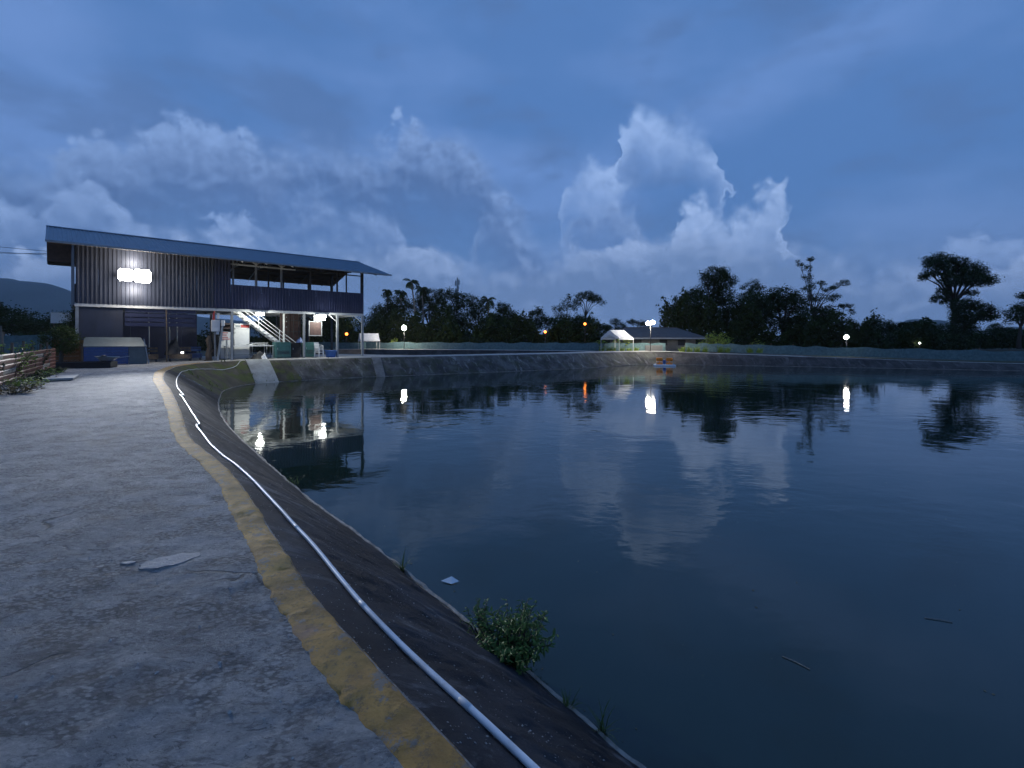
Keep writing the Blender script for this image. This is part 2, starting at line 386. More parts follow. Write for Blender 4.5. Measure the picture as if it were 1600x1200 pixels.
MAT = dict(
    path=m_path(), stripe=m_stripe(), water=m_water(), soil=m_soil(),
    bank_near=m_bank('dark_stained_lining', (.013, .015, .019), (.036, .039, .047), (.170, .176, .190), 0, .8),
    bank_corner=m_bank('mossy_lining', (.050, .045, .036), (.095, .085, .065), (.20, .18, .14), .85, .7),
    bank_left=m_bank('grey_concrete_lining', (.050, .047, .046), (.125, .120, .116), (.330, .320, .300), .22, 1.),
    bank_far=m_bank('dark_concrete_lining', (.045, .042, .042), (.085, .080, .078), (.20, .19, .18), 0, .8),
    lip=mat('pale_concrete_lip', (.26, .235, .205), .85, var=.45, vscale=5, bump=.5, bscale=30, dirt=.7, dirt_col=(.07, .06, .05)),
    walk=mat('pale_concrete', (.40, .385, .36), .85, var=.25, vscale=1.2, bump=.4, bscale=14, dirt=.45, dirt_col=(.16, .15, .14)),
    patch=mat('smooth_concrete', (.235, .235, .24), .8, var=.25, vscale=7, bump=.4, bscale=40, dirt=.5, dirt_col=(.18, .18, .185)),
    ramp=mat('ramp_concrete', (.36, .36, .34), .8, var=.3, vscale=1.5, bump=.4, bscale=20, dirt=.6, dirt_col=(.12, .13, .09)),
    pvc=mat('white_pvc', (.66, .68, .71), .42, var=.14, vscale=5, dirt=.7, dirt_col=(.30, .28, .25)),
    pvc_joint=mat('white_pvc_coupling', (.55, .56, .57), .45, var=.1, vscale=8),
    roof=mat('blue_metal_roof', (.075, .150, .225), .42, .25, var=.18, vscale=1.2, dirt=.35, dirt_col=(.10, .12, .14)),
    sheet=mat('navy_metal_sheet', (.030, .036, .085), .38, .2, var=.22, vscale=1.6, dirt=.35, dirt_col=(.05, .05, .07), stretch=(1, 1, .25)),
    sheet_old=mat('weathered_grey_sheet', (.042, .050, .080), .5, .2, var=.3, vscale=1.8, dirt=.5, dirt_col=(.045, .042, .045), stretch=(1, 1, .2)),
    ceil=mat('brown_ceiling_lining', (.060, .042, .034), .75, var=.35, vscale=3),
    steel=mat('grey_painted_steel', (.30, .32, .34), .5, .1, var=.18, vscale=4, dirt=.35, dirt_col=(.14, .12, .10)),
    steel_w=mat('white_painted_steel', (.62, .63, .63), .5, var=.12, vscale=4, dirt=.3, dirt_col=(.35, .32, .28)),
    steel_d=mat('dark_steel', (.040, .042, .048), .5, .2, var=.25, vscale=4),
    galv=mat('galvanised_steel', (.34, .36, .37), .45, .4, var=.2, vscale=5),
    deckboard=mat('deck_soffit_board', (.50, .51, .50), .7, var=.15, vscale=2, dirt=.3, dirt_col=(.25, .23, .2)),
    white=mat('white_enamel', (.74, .75, .75), .35, var=.06, vscale=4, dirt=.15, dirt_col=(.5, .48, .45)),
    plastic_w=mat('white_plastic', (.70, .71, .72), .45, var=.06),
    red=mat('red_print', (.48, .035, .030), .5, var=.15),
    black=mat('black_rubber', (.016, .016, .018), .6, var=.3),
    teal=mat('teal_painted_metal', (.040, .125, .120), .45, .05, var=.25, vscale=5, dirt=.35, dirt_col=(.06, .06, .05)),
    rust=mat('rust_brown_sheet', (.055, .030, .028), .7, var=.4, vscale=5, dirt=.4, dirt_col=(.10, .05, .03)),
    blue=mat('blue_plastic', (.020, .110, .380), .4, var=.12),
    bluepaint=mat('blue_sheet', (.035, .075, .210), .45, .1, var=.22, vscale=3, dirt=.3, dirt_col=(.06, .07, .10)),
    greensheet=mat('grey_green_sheet', (.085, .115, .130), .5, .1, var=.2, vscale=3),
    orange=mat('orange_plastic', (.86, .32, .025), .45, var=.15),
    canvas=mat('white_canvas', (.66, .67, .70), .75, var=.1, vscale=3, bump=.2, bscale=12, trans=.25),
    net=mat('green_shade_net', (.105, .180, .195), .85, var=.3, vscale=4, bump=.5, bscale=60, dirt=.4, dirt_col=(.19, .26, .27), trans=.10),
    wood=mat('weathered_timber', (.115, .085, .060), .85, var=.4, vscale=6, bump=.5, bscale=30, stretch=(1, 1, .2)),
    timber_rust=mat('rusty_stained_boards', (.160, .075, .030), .85, var=.45, vscale=5, dirt=.5, dirt_col=(.04, .03, .02)),
    pink=mat('faded_red_sheet', (.115, .036, .030), .7, var=.5, vscale=4, dirt=.45, dirt_col=(.15, .095, .085), spec=.2),
    bark=mat('bark', (.050, .042, .034), .9, var=.4, vscale=5, bump=.6, bscale=20),
    palmbark=mat('palm_bark', (.16, .145, .12), .9, var=.3, vscale=6),
    leaf_d=mat('dark_foliage', (.030, .048, .016), .6, var=.45, vscale=.6, trans=.2, spec=.12),
    leaf_m=mat('mid_foliage', (.045, .075, .022), .55, var=.45, vscale=.8, trans=.2, spec=.12),
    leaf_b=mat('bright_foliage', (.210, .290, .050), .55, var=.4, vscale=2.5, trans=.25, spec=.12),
    leaf_bush=mat('waterside_foliage', (.085, .150, .040), .5, var=.5, vscale=14, trans=.2, spec=.12),
    grass=mat('grass_blades', (.090, .130, .040), .6, var=.45, vscale=7, trans=.2, spec=.12),
    dry=mat('dry_leaves', (.150, .120, .060), .7, var=.5, vscale=10, trans=.15, spec=.12),
    hill=mat('forested_hill', (.030, .045, .030), .95, var=.35, vscale=.02),
    tile=mat('grey_roof_tiles', (.060, .060, .065), .7, var=.25, vscale=1.5),
    plaster=mat('pale_plaster', (.13, .13, .13), .85, var=.2, vscale=1.5),
    bulb=mat('lit_lamp', (.9, .9, .9), .4, emis=(1., .93, .80), emis_s=40.),
    globe=mat('lit_globe', (.9, .9, .9), .4, emis=(1., .92, .76), emis_s=400.),
    globe_s=mat('lit_small_globe', (.9, .9, .9), .4, emis=(1., .96, .9), emis_s=110.),
    flood=mat('lit_flood_panel', (.9, .9, .9), .4, emis=(1., .97, .93), emis_s=60.),
    tubelit=mat('lit_fluorescent_tube', (.9, .9, .9), .4, emis=(.97, 1., .93), emis_s=22.),
    sodium=mat('lit_sodium_lamp', (.9, .6, .3), .4, emis=(1., .24, .025), emis_s=5.),
    glass_w=mat('lit_torch_lens', (.9, .9, .9), .4, emis=(1., .97, .9), emis_s=6.),
    stone=mat('pale_pebbles', (.34, .33, .31), .8, var=.4, vscale=30),
)

# ---------------------------------------------------------------- shoreline (top of bank, waterline, top height)
Z_WATER = -1.45
SHORE = [
    (5.2, -5.0, 6.9, -3.7, 0), (-.20, 1.95, 1.14, 3.10, 0), (-1.07, 2.90, .31, 4.18, 0), (-2.27, 4.46, -.91, 5.66, 0),
    (-3.26, 5.72, -2.0, 7.0, 0), (-4.85, 7.46, -3.47, 8.66, 0), (-7.36, 10.76, -6.0, 11.75, 0), (-9.7, 13.85, -8.63, 15.05, 0),
    (-14.0, 19.4, -12.3, 20.2, 0), (-17.4, 24.5, -15.12, 24.9, 0), (-19.3, 28.3, -16.7, 28.0, 0), (-19.6, 31.5, -17.2, 30.5, 0),
    (-18.6, 33.5, -16.9, 32.2, 0), (-16.6, 35.4, -14.9, 34.3, 0), (-11.6, 39.6, -10.1, 37.9, 0), (-5.0, 43.2, -3.83, 41.3, 0),
    (5.3, 49.4, 6.3, 47.5, 0), (14.5, 56.0, 15.3, 54.2, 0), (17.0, 57.0, 17.0, 54.5, 0), (22.0, 55.5, 22.0, 53.5, -.15),
    (33.0, 51.2, 33.0, 49.9, -.45), (47.0, 45.6, 47.0, 44.3, -.80), (63.0, 39.5, 62.0, 38.5, -.80), (56.0, -15.0, 54.5, -15.0, -.5), (20.0, -22.0, 20.0, -20.0, -.2)]
SHORE = [(tx-.055, ty-.044, wx, wy, zt) if 1 <= i <= 9 else (tx, ty, wx, wy, zt) for i, (tx, ty, wx, wy, zt) in enumerate(SHORE)]
def catmull(P, sub):
    """closed centripetal-ish spline through rows of P; sub[i] samples on span i -> samples, span index"""
    P = np.array(P, float); n = len(P); out = []; idx = []
    for i in range(n):
        p0, p1, p2, p3 = P[(i-1) % n], P[i], P[(i+1) % n], P[(i+2) % n]
        # tangents limited by span length so long spans do not swing the short ones
        L = np.linalg.norm(p2[:2]-p1[:2]); La = np.linalg.norm(p1[:2]-p0[:2]); Lb = np.linalg.norm(p3[:2]-p2[:2])
        m1 = ((p1-p0)/max(La,1e-6)*L + (p2-p1)/max(L,1e-6)*La)/(L+La)*L
        m2 = ((p2-p1)/max(L,1e-6)*Lb + (p3-p2)/max(Lb,1e-6)*L)/(L+Lb)*L
        for k in range(sub[i]):
            t = k/sub[i]; t2, t3 = t*t, t*t*t
            out.append((2*t3-3*t2+1)*p1 + (t3-2*t2+t)*m1 + (-2*t3+3*t2)*p2 + (t3-t2)*m2); idx.append(i)
    return np.array(out), np.array(idx)
_sub = [int(max(3, math.hypot(SHORE[(i+1) % len(SHORE)][0]-s[0], SHORE[(i+1) % len(SHORE)][1]-s[1]) / (.028 if 1 <= i <= 2 else .04 if i == 3 else .06 if i <= 5 else .15 if i <= 8 else .25 if i < 18 else 1.2))) for i, s in enumerate(SHORE)]
_sub[0] = 120
SH, SHI = catmull(SHORE, _sub)
def fbm(p, o=4, h=.9):
    return mnoise.fractal(Vector(p), h, 2.1, o)

def bank_piece(name, i0, i1, m, nd, rough_amp, convex=1.15):
    sel = [k for k in range(len(SH)) if i0 <= SHI[k] < i1]
    sel.append((sel[-1]+1) % len(SH))
    S = SH[sel]; n = len(S)
    dist = np.concatenate([[0], np.cumsum(np.linalg.norm(np.diff(S[:, :2], axis=0), axis=1))])
    V = np.zeros((n*(nd+1), 3)); UV = np.zeros((n*(nd+1), 2))
    for i in range(n):
        tx, ty, wx, wy, zt = S[i]; run = math.hypot(wx-tx, wy-ty)
        for j in range(nd+1):
            s = 1.35*j/nd                                  # carries on under the water
            x, y = tx+(wx-tx)*s, ty+(wy-ty)*s
            z = zt - .012 + (Z_WATER-zt)*(s**convex)
            a = rough_amp*min(1, s*4)
            z += a*(fbm((x*1.3, y*1.3, 3.), 4)) + a*.35*fbm((x*7, y*7, 9.), 3)
            V[i*(nd+1)+j] = (x, y, z); UV[i*(nd+1)+j] = (dist[i], s*run)
    I, J = np.meshgrid(np.arange(n-1), np.arange(nd), indexing='ij'); a = (I*(nd+1)+J).ravel()
    F = np.stack([a, a+nd+1, a+nd+2, a+1], 1)
    me = npmesh(name, V, F, True, UV)
    me.flip_normals()
    return tag(link_mesh(name, me, m), kind='structure')
bank_piece('pond_bank_near', 0, 9, MAT['bank_near'], 56, .030)
bank_piece('pond_bank_corner', 9, 13, MAT['bank_corner'], 24, .05)
bank_piece('pond_bank_left', 13, 18, MAT['bank_left'], 20, .06)
bank_piece('pond_bank_far', 18, 25, MAT['bank_far'], 10, .05)

# pale lip where the lining meets the water
def lip_piece():
    S = SH; n = len(S); V = []; F = []
    for i in range(n):
        tx, ty, wx, wy, zt = S[i]; d = Vector((wx-tx, wy-ty)).normalized()
        w = .018 + .016*fbm((wx*1.1, wy*1.1, 1.), 3); j = .03*fbm((wx*2.3, wy*2.3, 5.), 3)
        z = Z_WATER + .030 + .012*fbm((wx*5, wy*5, 2.), 2)
        for off, zz in ((-.035-w+j, Z_WATER-.02), (-.02-w+j, z), (w*.4+j, z-.004), (w*.7+j, Z_WATER-.12)):
            V.append((wx+d.x*off, wy+d.y*off, zz))
    for i in range(n):
        a, b = i*4, ((i+1) % n)*4
        for k in range(3): F.append((a+k, a+k+1, b+k+1, b+k))
    me = bpy.data.meshes.new('pond_lip'); me.from_pydata(V, [], F); me.update()
    return tag(link_mesh('pond_lip', me, MAT['lip']), kind='structure')
lip_piece()

# water sheets
def poly_sheet(name, pts, z, m):
    bm = bmesh.new(); vs = [bm.verts.new((x, y, z)) for x, y in pts]
    es = [bm.edges.new((vs[i], vs[(i+1) % len(vs)])) for i in range(len(vs))]
    bmesh.ops.triangle_fill(bm, use_beauty=True, edges=es, normal=(0, 0, 1))
    me = bpy.data.meshes.new(name); bm.to_mesh(me); bm.free()
    return tag(link_mesh(name, me, m), kind='structure')
poly_sheet('pond_water', [(SH[k][0]+(SH[k][2]-SH[k][0])*.93, SH[k][1]+(SH[k][3]-SH[k][1])*.93) for k in range(0, len(SH), 2)], Z_WATER, MAT['water'])
POND2 = [(-9, 45.5), (9, 56.6), (6, 60.2), (-7, 64.3), (-21, 68.5), (-37, 61), (-23, 49.5), (-16.5, 48.6)]
c2 = (sum(p[0] for p in POND2)/8, sum(p[1] for p in POND2)/8)
def shrink(p, k): return (p[0]+(c2[0]-p[0])*k, p[1]+(c2[1]-p[1])*k)
poly_sheet('second_pond_water', [shrink(p, .06) for p in POND2], -1.35, MAT['water'])
b2 = MB(); n2 = len(POND2)
for i in range(n2):
    a, b = POND2[i], POND2[(i+1) % n2]; m = 8
    for k in range(m):
        p = (a[0]+(b[0]-a[0])*k/m, a[1]+(b[1]-a[1])*k/m); q = (a[0]+(b[0]-a[0])*(k+1)/m, a[1]+(b[1]-a[1])*(k+1)/m)
        pi, qi = shrink(p, .10), shrink(q, .10)
        b2.quad((*p, -.02), (*q, -.02), (*qi, -1.6), (*pi, -1.6))
tag(b2.build('second_pond_bank', MAT['bank_far']), kind='structure')

# ground: one sheet out to the horizon with the ponds cut out
def ground():
    bm = bmesh.new(); edges = []
    def loop(P):
        vs = [bm.verts.new(p) for p in P]
        edges.extend(bm.edges.new((vs[i], vs[(i+1) % len(vs)])) for i in range(len(vs)))
    loop([(4000*math.cos(2*math.pi*k/48), 4000*math.sin(2*math.pi*k/48), -4.) for k in range(48)])
    loop([(SH[k][0]+(SH[k][2]-SH[k][0])*.02, SH[k][1]+(SH[k][3]-SH[k][1])*.02, SH[k][4]-.045) for k in range(0, len(SH), 3)])
    loop([(*p, -.05) for p in POND2])
    bmesh.ops.triangle_fill(bm, use_beauty=True, edges=edges, normal=(0, 0, 1))
    me = bpy.data.meshes.new('ground'); bm.to_mesh(me); bm.free()
    return tag(link_mesh('ground', me, MAT['soil']), kind='structure')
ground()

# concrete path beside the pond (fine mesh with real relief)
def strip(name, i0, i1, width, m, z=0., relief=0., step=1, across=None, kind='structure', inner=0.0, skirt=.04):
    sel = [k for k in range(len(SH)) if i0 <= SHI[k] < i1]; sel.append((sel[-1]+1) % len(SH))
    S = SH[sel][::step]; n = len(S); na = across or 2
    T = S[:, :2]; D = np.gradient(T, axis=0); D /= np.linalg.norm(D, axis=1)[:, None]
    for _ in range(30): D[1:-1] = (D[:-2]+D[1:-1]+D[2:])/3
    D /= np.linalg.norm(D, axis=1)[:, None]
    Nn = np.stack([-D[:, 1], D[:, 0]], 1); W = S[:, 2:4]-T
    sgn = np.sign(-(Nn*W).sum(1).mean()); Nn *= sgn
    ws = width if hasattr(width, '__len__') else [width, width]
    wi = np.interp(np.linspace(0, 1, n), np.linspace(0, 1, len(ws)), ws)
    V = np.zeros((n*(na+2), 3))
    for i in range(n):
        for j in range(na+1):
            s = (j/na)**1.3
            x, y = T[i]+Nn[i]*(inner+(wi[i]-inner)*s)
            zz = S[i, 4]+z
            if relief:
                zz += relief*(fbm((x*.9, y*.9, 0), 4) + .32*fbm((x*5, y*5, 4.), 3)) + relief*.12*fbm((x*15, y*15, 7.), 3)
            V[i*(na+2)+j+1] = (x, y, zz)
        p = V[i*(na+2)+1].copy(); p[2] -= skirt; p[:2] -= Nn[i]*.02; V[i*(na+2)] = p
    I, J = np.meshgrid(np.arange(n-1), np.arange(na+1), indexing='ij'); a = (I*(na+2)+J).ravel()
    F = np.stack([a, a+na+2, a+na+3, a+1], 1)
    if sgn < 0: F = F[:, ::-1]
    me = npmesh(name, V, F, True)
    me.update()
    return tag(link_mesh(name, me, m), kind=kind)
path = strip('path', 0, 11, [4.6, 4.6, 4.6, 4.4, 4.2, 4.6, 5.5], MAT['path'], 0.0, .016, 1, 170)
strip('walkway_left', 12, 18, [2.4, 2.6, 2.8, 2.8, 2.6], MAT['walk'], .012, .01, 2, 5)
strip_far = strip('walkway_far', 18, 23, [2.4, 1.4, 1.2, 1.2], MAT['walk'], .012, .01, 1, 4)

tag(MB().add([(6, 60.2, 0), (-7, 64.3, 0), (-21, 68.5, 0), (-37, 61, 0), (-38.5, 62.5, 0), (-21.3, 71.0, 0), (-6.6, 66.5, 0), (7.5, 62.2, 0), (10.5, 58.6, 0), (9, 56.6, 0)], [(0, 1, 6, 7), (1, 2, 5, 6), (2, 3, 4, 5), (9, 0, 7, 8)]).build('walkway_back', MAT['walk']), kind='structure')

# ---------------------------------------------------------------- edge stripe, pipe, patch and other things on the path
def path_z(x, y):
    return .016*(fbm((x*.9, y*.9, 0), 4) + .32*fbm((x*5, y*5, 4.), 3)) + .00192*fbm((x*15, y*15, 7.), 3)
def shore_frame(i0, i1, step=1):
    sel = [k for k in range(len(SH)) if i0 <= SHI[k] < i1]; S = SH[sel][::step]; T = S[:, :2]
    D = np.gradient(T, axis=0); D /= np.linalg.norm(D, axis=1)[:, None]
    for _ in range(30): D[1:-1] = (D[:-2]+D[1:-1]+D[2:])/3
    D /= np.linalg.norm(D, axis=1)[:, None]
    Nn = np.stack([-D[:, 1], D[:, 0]], 1)
    if ((S[:, 2:4]-T)*Nn).sum() > 0: Nn = -Nn
    return T, Nn, S
def stripe():
    T, Nn, S = shore_frame(0, 11); n = len(T); na = 10; V = []; F = []
    for i in range(n):
        x0, y0 = T[i]
        grow = min(1.9, 1 + max(0, y0-8)*.06)
        a = -.008 + .010*fbm((x0*2.2, y0*2.2, 11.), 4) + .006*fbm((x0*12, y0*12, 3.), 3)
        b = .215*grow + .026*fbm((x0*1.5, y0*1.5, 23.), 4) + .016*fbm((x0*11, y0*11, 13.), 3)
        for j in range(na+1):
            s = j/na; x, y = T[i]+Nn[i]*(a+(b-a)*s)
            edge = min(1, 4*min(s, 1-s)+.0)
            z = path_z(x, y) + .004 + edge*(.006 + .012*max(0, fbm((x*4, y*4, 31.), 4)) + .003*fbm((x*25, y*25, 8.), 2))
            if j in (0, na): z -= .012
            V.append((x, y, z))
    for i in range(n-1):
        for j in range(na):
            a = i*(na+1)+j; F.append((a, a+na+1, a+na+2, a+1))
    me = bpy.data.meshes.new('edge_stripe'); me.from_pydata(V, [], F); me.update()
    if me.polygons[0].normal.z < 0: me.flip_normals()
    me.polygons.foreach_set('use_smooth', [True]*len(me.polygons))
    tag(link_mesh('edge_stripe', me, MAT['stripe']), kind='structure')
stripe()

def bank_z(x, y):
    """height of the near bank lining at x, y"""
    d = (SH[:, 0]-x)**2 + (SH[:, 1]-y)**2
    best = None
    for k in np.argsort(d)[:40]:
        tx, ty, wx, wy, zt = SH[k]; dx, dy = wx-tx, wy-ty; L2 = dx*dx+dy*dy
        s = ((x-tx)*dx+(y-ty)*dy)/L2; off = abs((x-tx)*dy-(y-ty)*dx)/math.sqrt(L2)
        if best is None or off < best[0]: best = (off, s, zt)
    s, zt = max(0, best[1]), best[2]
    return zt - .012 + (Z_WATER-zt)*(s**1.15) + .03*min(1, s*4)*fbm((x*1.3, y*1.3, 3.), 4), s
PIPE = [(1.6, .35), (.62, 1.36), (.08, 1.98), (-.15, 2.22), (-.37, 2.46), (-.54, 2.66), (-.66, 2.79), (-.85, 3.0), (-1.05, 3.25), (-1.26, 3.52), (-1.47, 3.80), (-1.79, 4.20), (-2.13, 4.60), (-2.57, 5.13), (-3.08, 5.74), (-3.65, 6.40),
        (-4.52, 7.36), (-5.52, 8.58), (-6.26, 9.50), (-6.34, 9.74), (-7.42, 11.15), (-9.75, 14.2), (-10.35, 14.95), (-10.38, 15.2), (-12.7, 18.2), (-16.2, 23.3), (-18.3, 27.0), (-18.9, 29.6), (-18.6, 32.2), (-18.9, 33.6)]
def smooth_line(P, per=.06):
    P = [Vector(p) for p in P]; out = []
    for i in range(len(P)-1):
        a, b = P[i], P[i+1]; p0 = P[max(0, i-1)]; p3 = P[min(len(P)-1, i+2)]
        n = max(2, int((b-a).length/per)); L = (b-a).length
        m1 = (b-p0).normalized()*L if i else b-a; m2 = (p3-a).normalized()*L
        for k in range(n):
            t = k/n; out.append((2*t**3-3*t*t+1)*a + (t**3-2*t*t+t)*m1 + (-2*t**3+3*t*t)*b + (t**3-t*t)*m2)
    out.append(P[-1]); return out
def pipe():
    root = empty('water_pipe', (0, 0, 0), 0, 'long white plastic water pipe lying along the top of the dark pond bank', 'pipe')
    r = .0165; pts = smooth_line([(x, y, 0) for x, y in PIPE], .09); P3 = []
    for p in pts:
        z, s = bank_z(p.x, p.y); P3.append(Vector((p.x, p.y, max(z, -.5)+r+.008)))
    for _ in range(3):
        q = [P3[0]] + [(P3[i-1]+P3[i]*2+P3[i+1])/4 for i in range(1, len(P3)-1)] + [P3[-1]]; P3 = q
    MB().tube(P3, r, 12).build('pipe_run', MAT['pvc'], root, True)
    acc = 0; nxt = .9
    for i in range(1, len(P3)-1):
        acc += (P3[i]-P3[i-1]).length
        if acc > nxt and i > 10:
            d = (P3[i+1]-P3[i-1]).normalized()
            MB().tube([P3[i]-d*.04, P3[i]-d*.038, P3[i]+d*.038, P3[i]+d*.04], [r*1.01, r*1.07, r*1.07, r*1.01], 12).build('coupling', MAT['pvc_joint'], root, True)
            nxt = acc + rng.choice((1.1, 1.6, 2.4))
            if acc > 14: break
pipe()

# smooth flake of newer concrete on the path, and a loose chip beside it
def flake(name, cx, cy, pts, th, m, label, cat):
    z0 = path_z(cx, cy); n = len(pts); mb = MB()
    lo = [(cx+x, cy+y, z0-.01) for x, y in pts]; up = [(cx+x*.985, cy+y*.985, path_z(cx+x, cy+y)*.4+z0*.6+th) for x, y in pts]
    mb.add(lo+up, [tuple(range(n, 2*n))]+[(i, (i+1) % n, n+(i+1) % n, n+i) for i in range(n)])
    o = mb.build(name, m); return tag(o, label, cat)
rr = random.Random(3); pts = []
for k in range(26):
    t = 2*math.pi*k/26; w = 1+.13*rr.uniform(-1, 1); pts.append((.165*math.cos(t)*w+.03*math.sin(t), .115*math.sin(t)*w+.045*math.cos(t)))
flake('concrete_patch', -2.46, 3.46, pts, .007, MAT['patch'], 'smooth pale oval concrete patch flaking off the rough grey path', 'patch')
flake('concrete_chip', -2.74, 3.43, [(-.05, -.015), (.015, -.025), (.05, .0), (.035, .02), (-.02, .025)], .006, MAT['patch'], 'small broken concrete chip left of the smooth oval patch', 'chip')

# crumbs of concrete and grit along the stripe and the bank (too many to count)
def crumbs():
    V = []; F = []; r = np.random.default_rng(5)
    def stone(x, y, z, s):
        n = len(V); k = r.uniform(.6, 1.2, 6)*s
        V.extend([(x-k[0], y, z), (x, y-k[1], z), (x+k[2], y, z), (x, y+k[3], z), (x, y, z+k[4]*.8)])
        F.extend([(n, n+1, n+4), (n+1, n+2, n+4), (n+2, n+3, n+4), (n+3, n, n+4)])
    T, Nn, S = shore_frame(1, 7)
    for _ in range(5200):
        i = int(len(T)*r.random()**1.3); o = -1.3*r.random()**1.2 if r.random() < .6 else .1+r.random()**1.5*2.6
        x, y = T[i]+Nn[i]*o
        z = path_z(x, y) if o > 0 else bank_z(x, y)[0]
        stone(x, y, z-.002, (.0035+.010*r.random()**4)*(1 if o > 0 else .7))
    me = bpy.data.meshes.new('concrete_crumbs'); me.from_pydata(V, [], F); me.update()
    tag(link_mesh('concrete_crumbs', me, MAT['stone']), 'pale crumbs of concrete scattered along the path edge and bank', 'grit', kind='stuff')
crumbs()

# pale concrete ramps down the bank
def ramp(name, i0, w0, w1, label, skew=0., lift=.05, m='ramp'):
    sel = [k for k in range(len(SH)) if SHI[k] == i0]; k0 = sel[int(len(sel)*w0)]; k1 = sel[min(len(sel)-1, int(len(sel)*w1))]
    A, B = SH[k0], SH[k1]; mb = MB(); n = 10
    d = (B[:2]-A[:2]); d = d/np.linalg.norm(d)
    V = []
    for s in range(n+1):
        t = -.05 + 1.12*s/n
        for S in (A, B):
            x, y = S[0]+(S[2]-S[0])*t+d[0]*skew*t, S[1]+(S[3]-S[1])*t+d[1]*skew*t
            z = S[4]+(Z_WATER-S[4])*max(0, t)**1.15+lift
            V += [(x, y, z), (x, y, z-.2)]
    F = []
    for s in range(n):
        a = s*4; b = a+4
        F += [(a, a+2, b+2, b), (a+1, a, b, b+1), (a+2, a+3, b+3, b+2)]
    F.append((0, 1, 3, 2))
    return tag(mb.add(V, F).build(name, MAT[m]), label, 'ramp')
MAT['bank_strip'] = mat('worn_concrete_strip', (.17, .165, .16), .85, var=.45, vscale=1.6, bump=.5, bscale=16, dirt=.7, dirt_col=(.07, .066, .06))
ramp('concrete_ramp', 12, .05, .58, 'pale concrete ramp sloping into the pond at its near left corner', -.3, .09)
ramp('concrete_ramp', 14, .02, .13, 'narrow concrete strip down the grey bank below the blue basin', -.6, .03, 'bank_strip')

# concrete yard under and before the fishing house
tag(MB().add([(-19.2, 33.6, -.008), (-11.0, 41.2, -.008), (-9.6, 44.9, -.008), (-16.8, 48.0, -.008), (-30.5, 40, -.008), (-34, 33, -.008), (-27, 24.5, -.008), (-22, 24.2, -.008), (-20.3, 28.4, -.008), (-20.4, 31.5, -.008)],
            [(9, 8, 7, 6, 5, 4, 3, 2, 1, 0)]).build('yard', MAT['walk']), kind='structure')

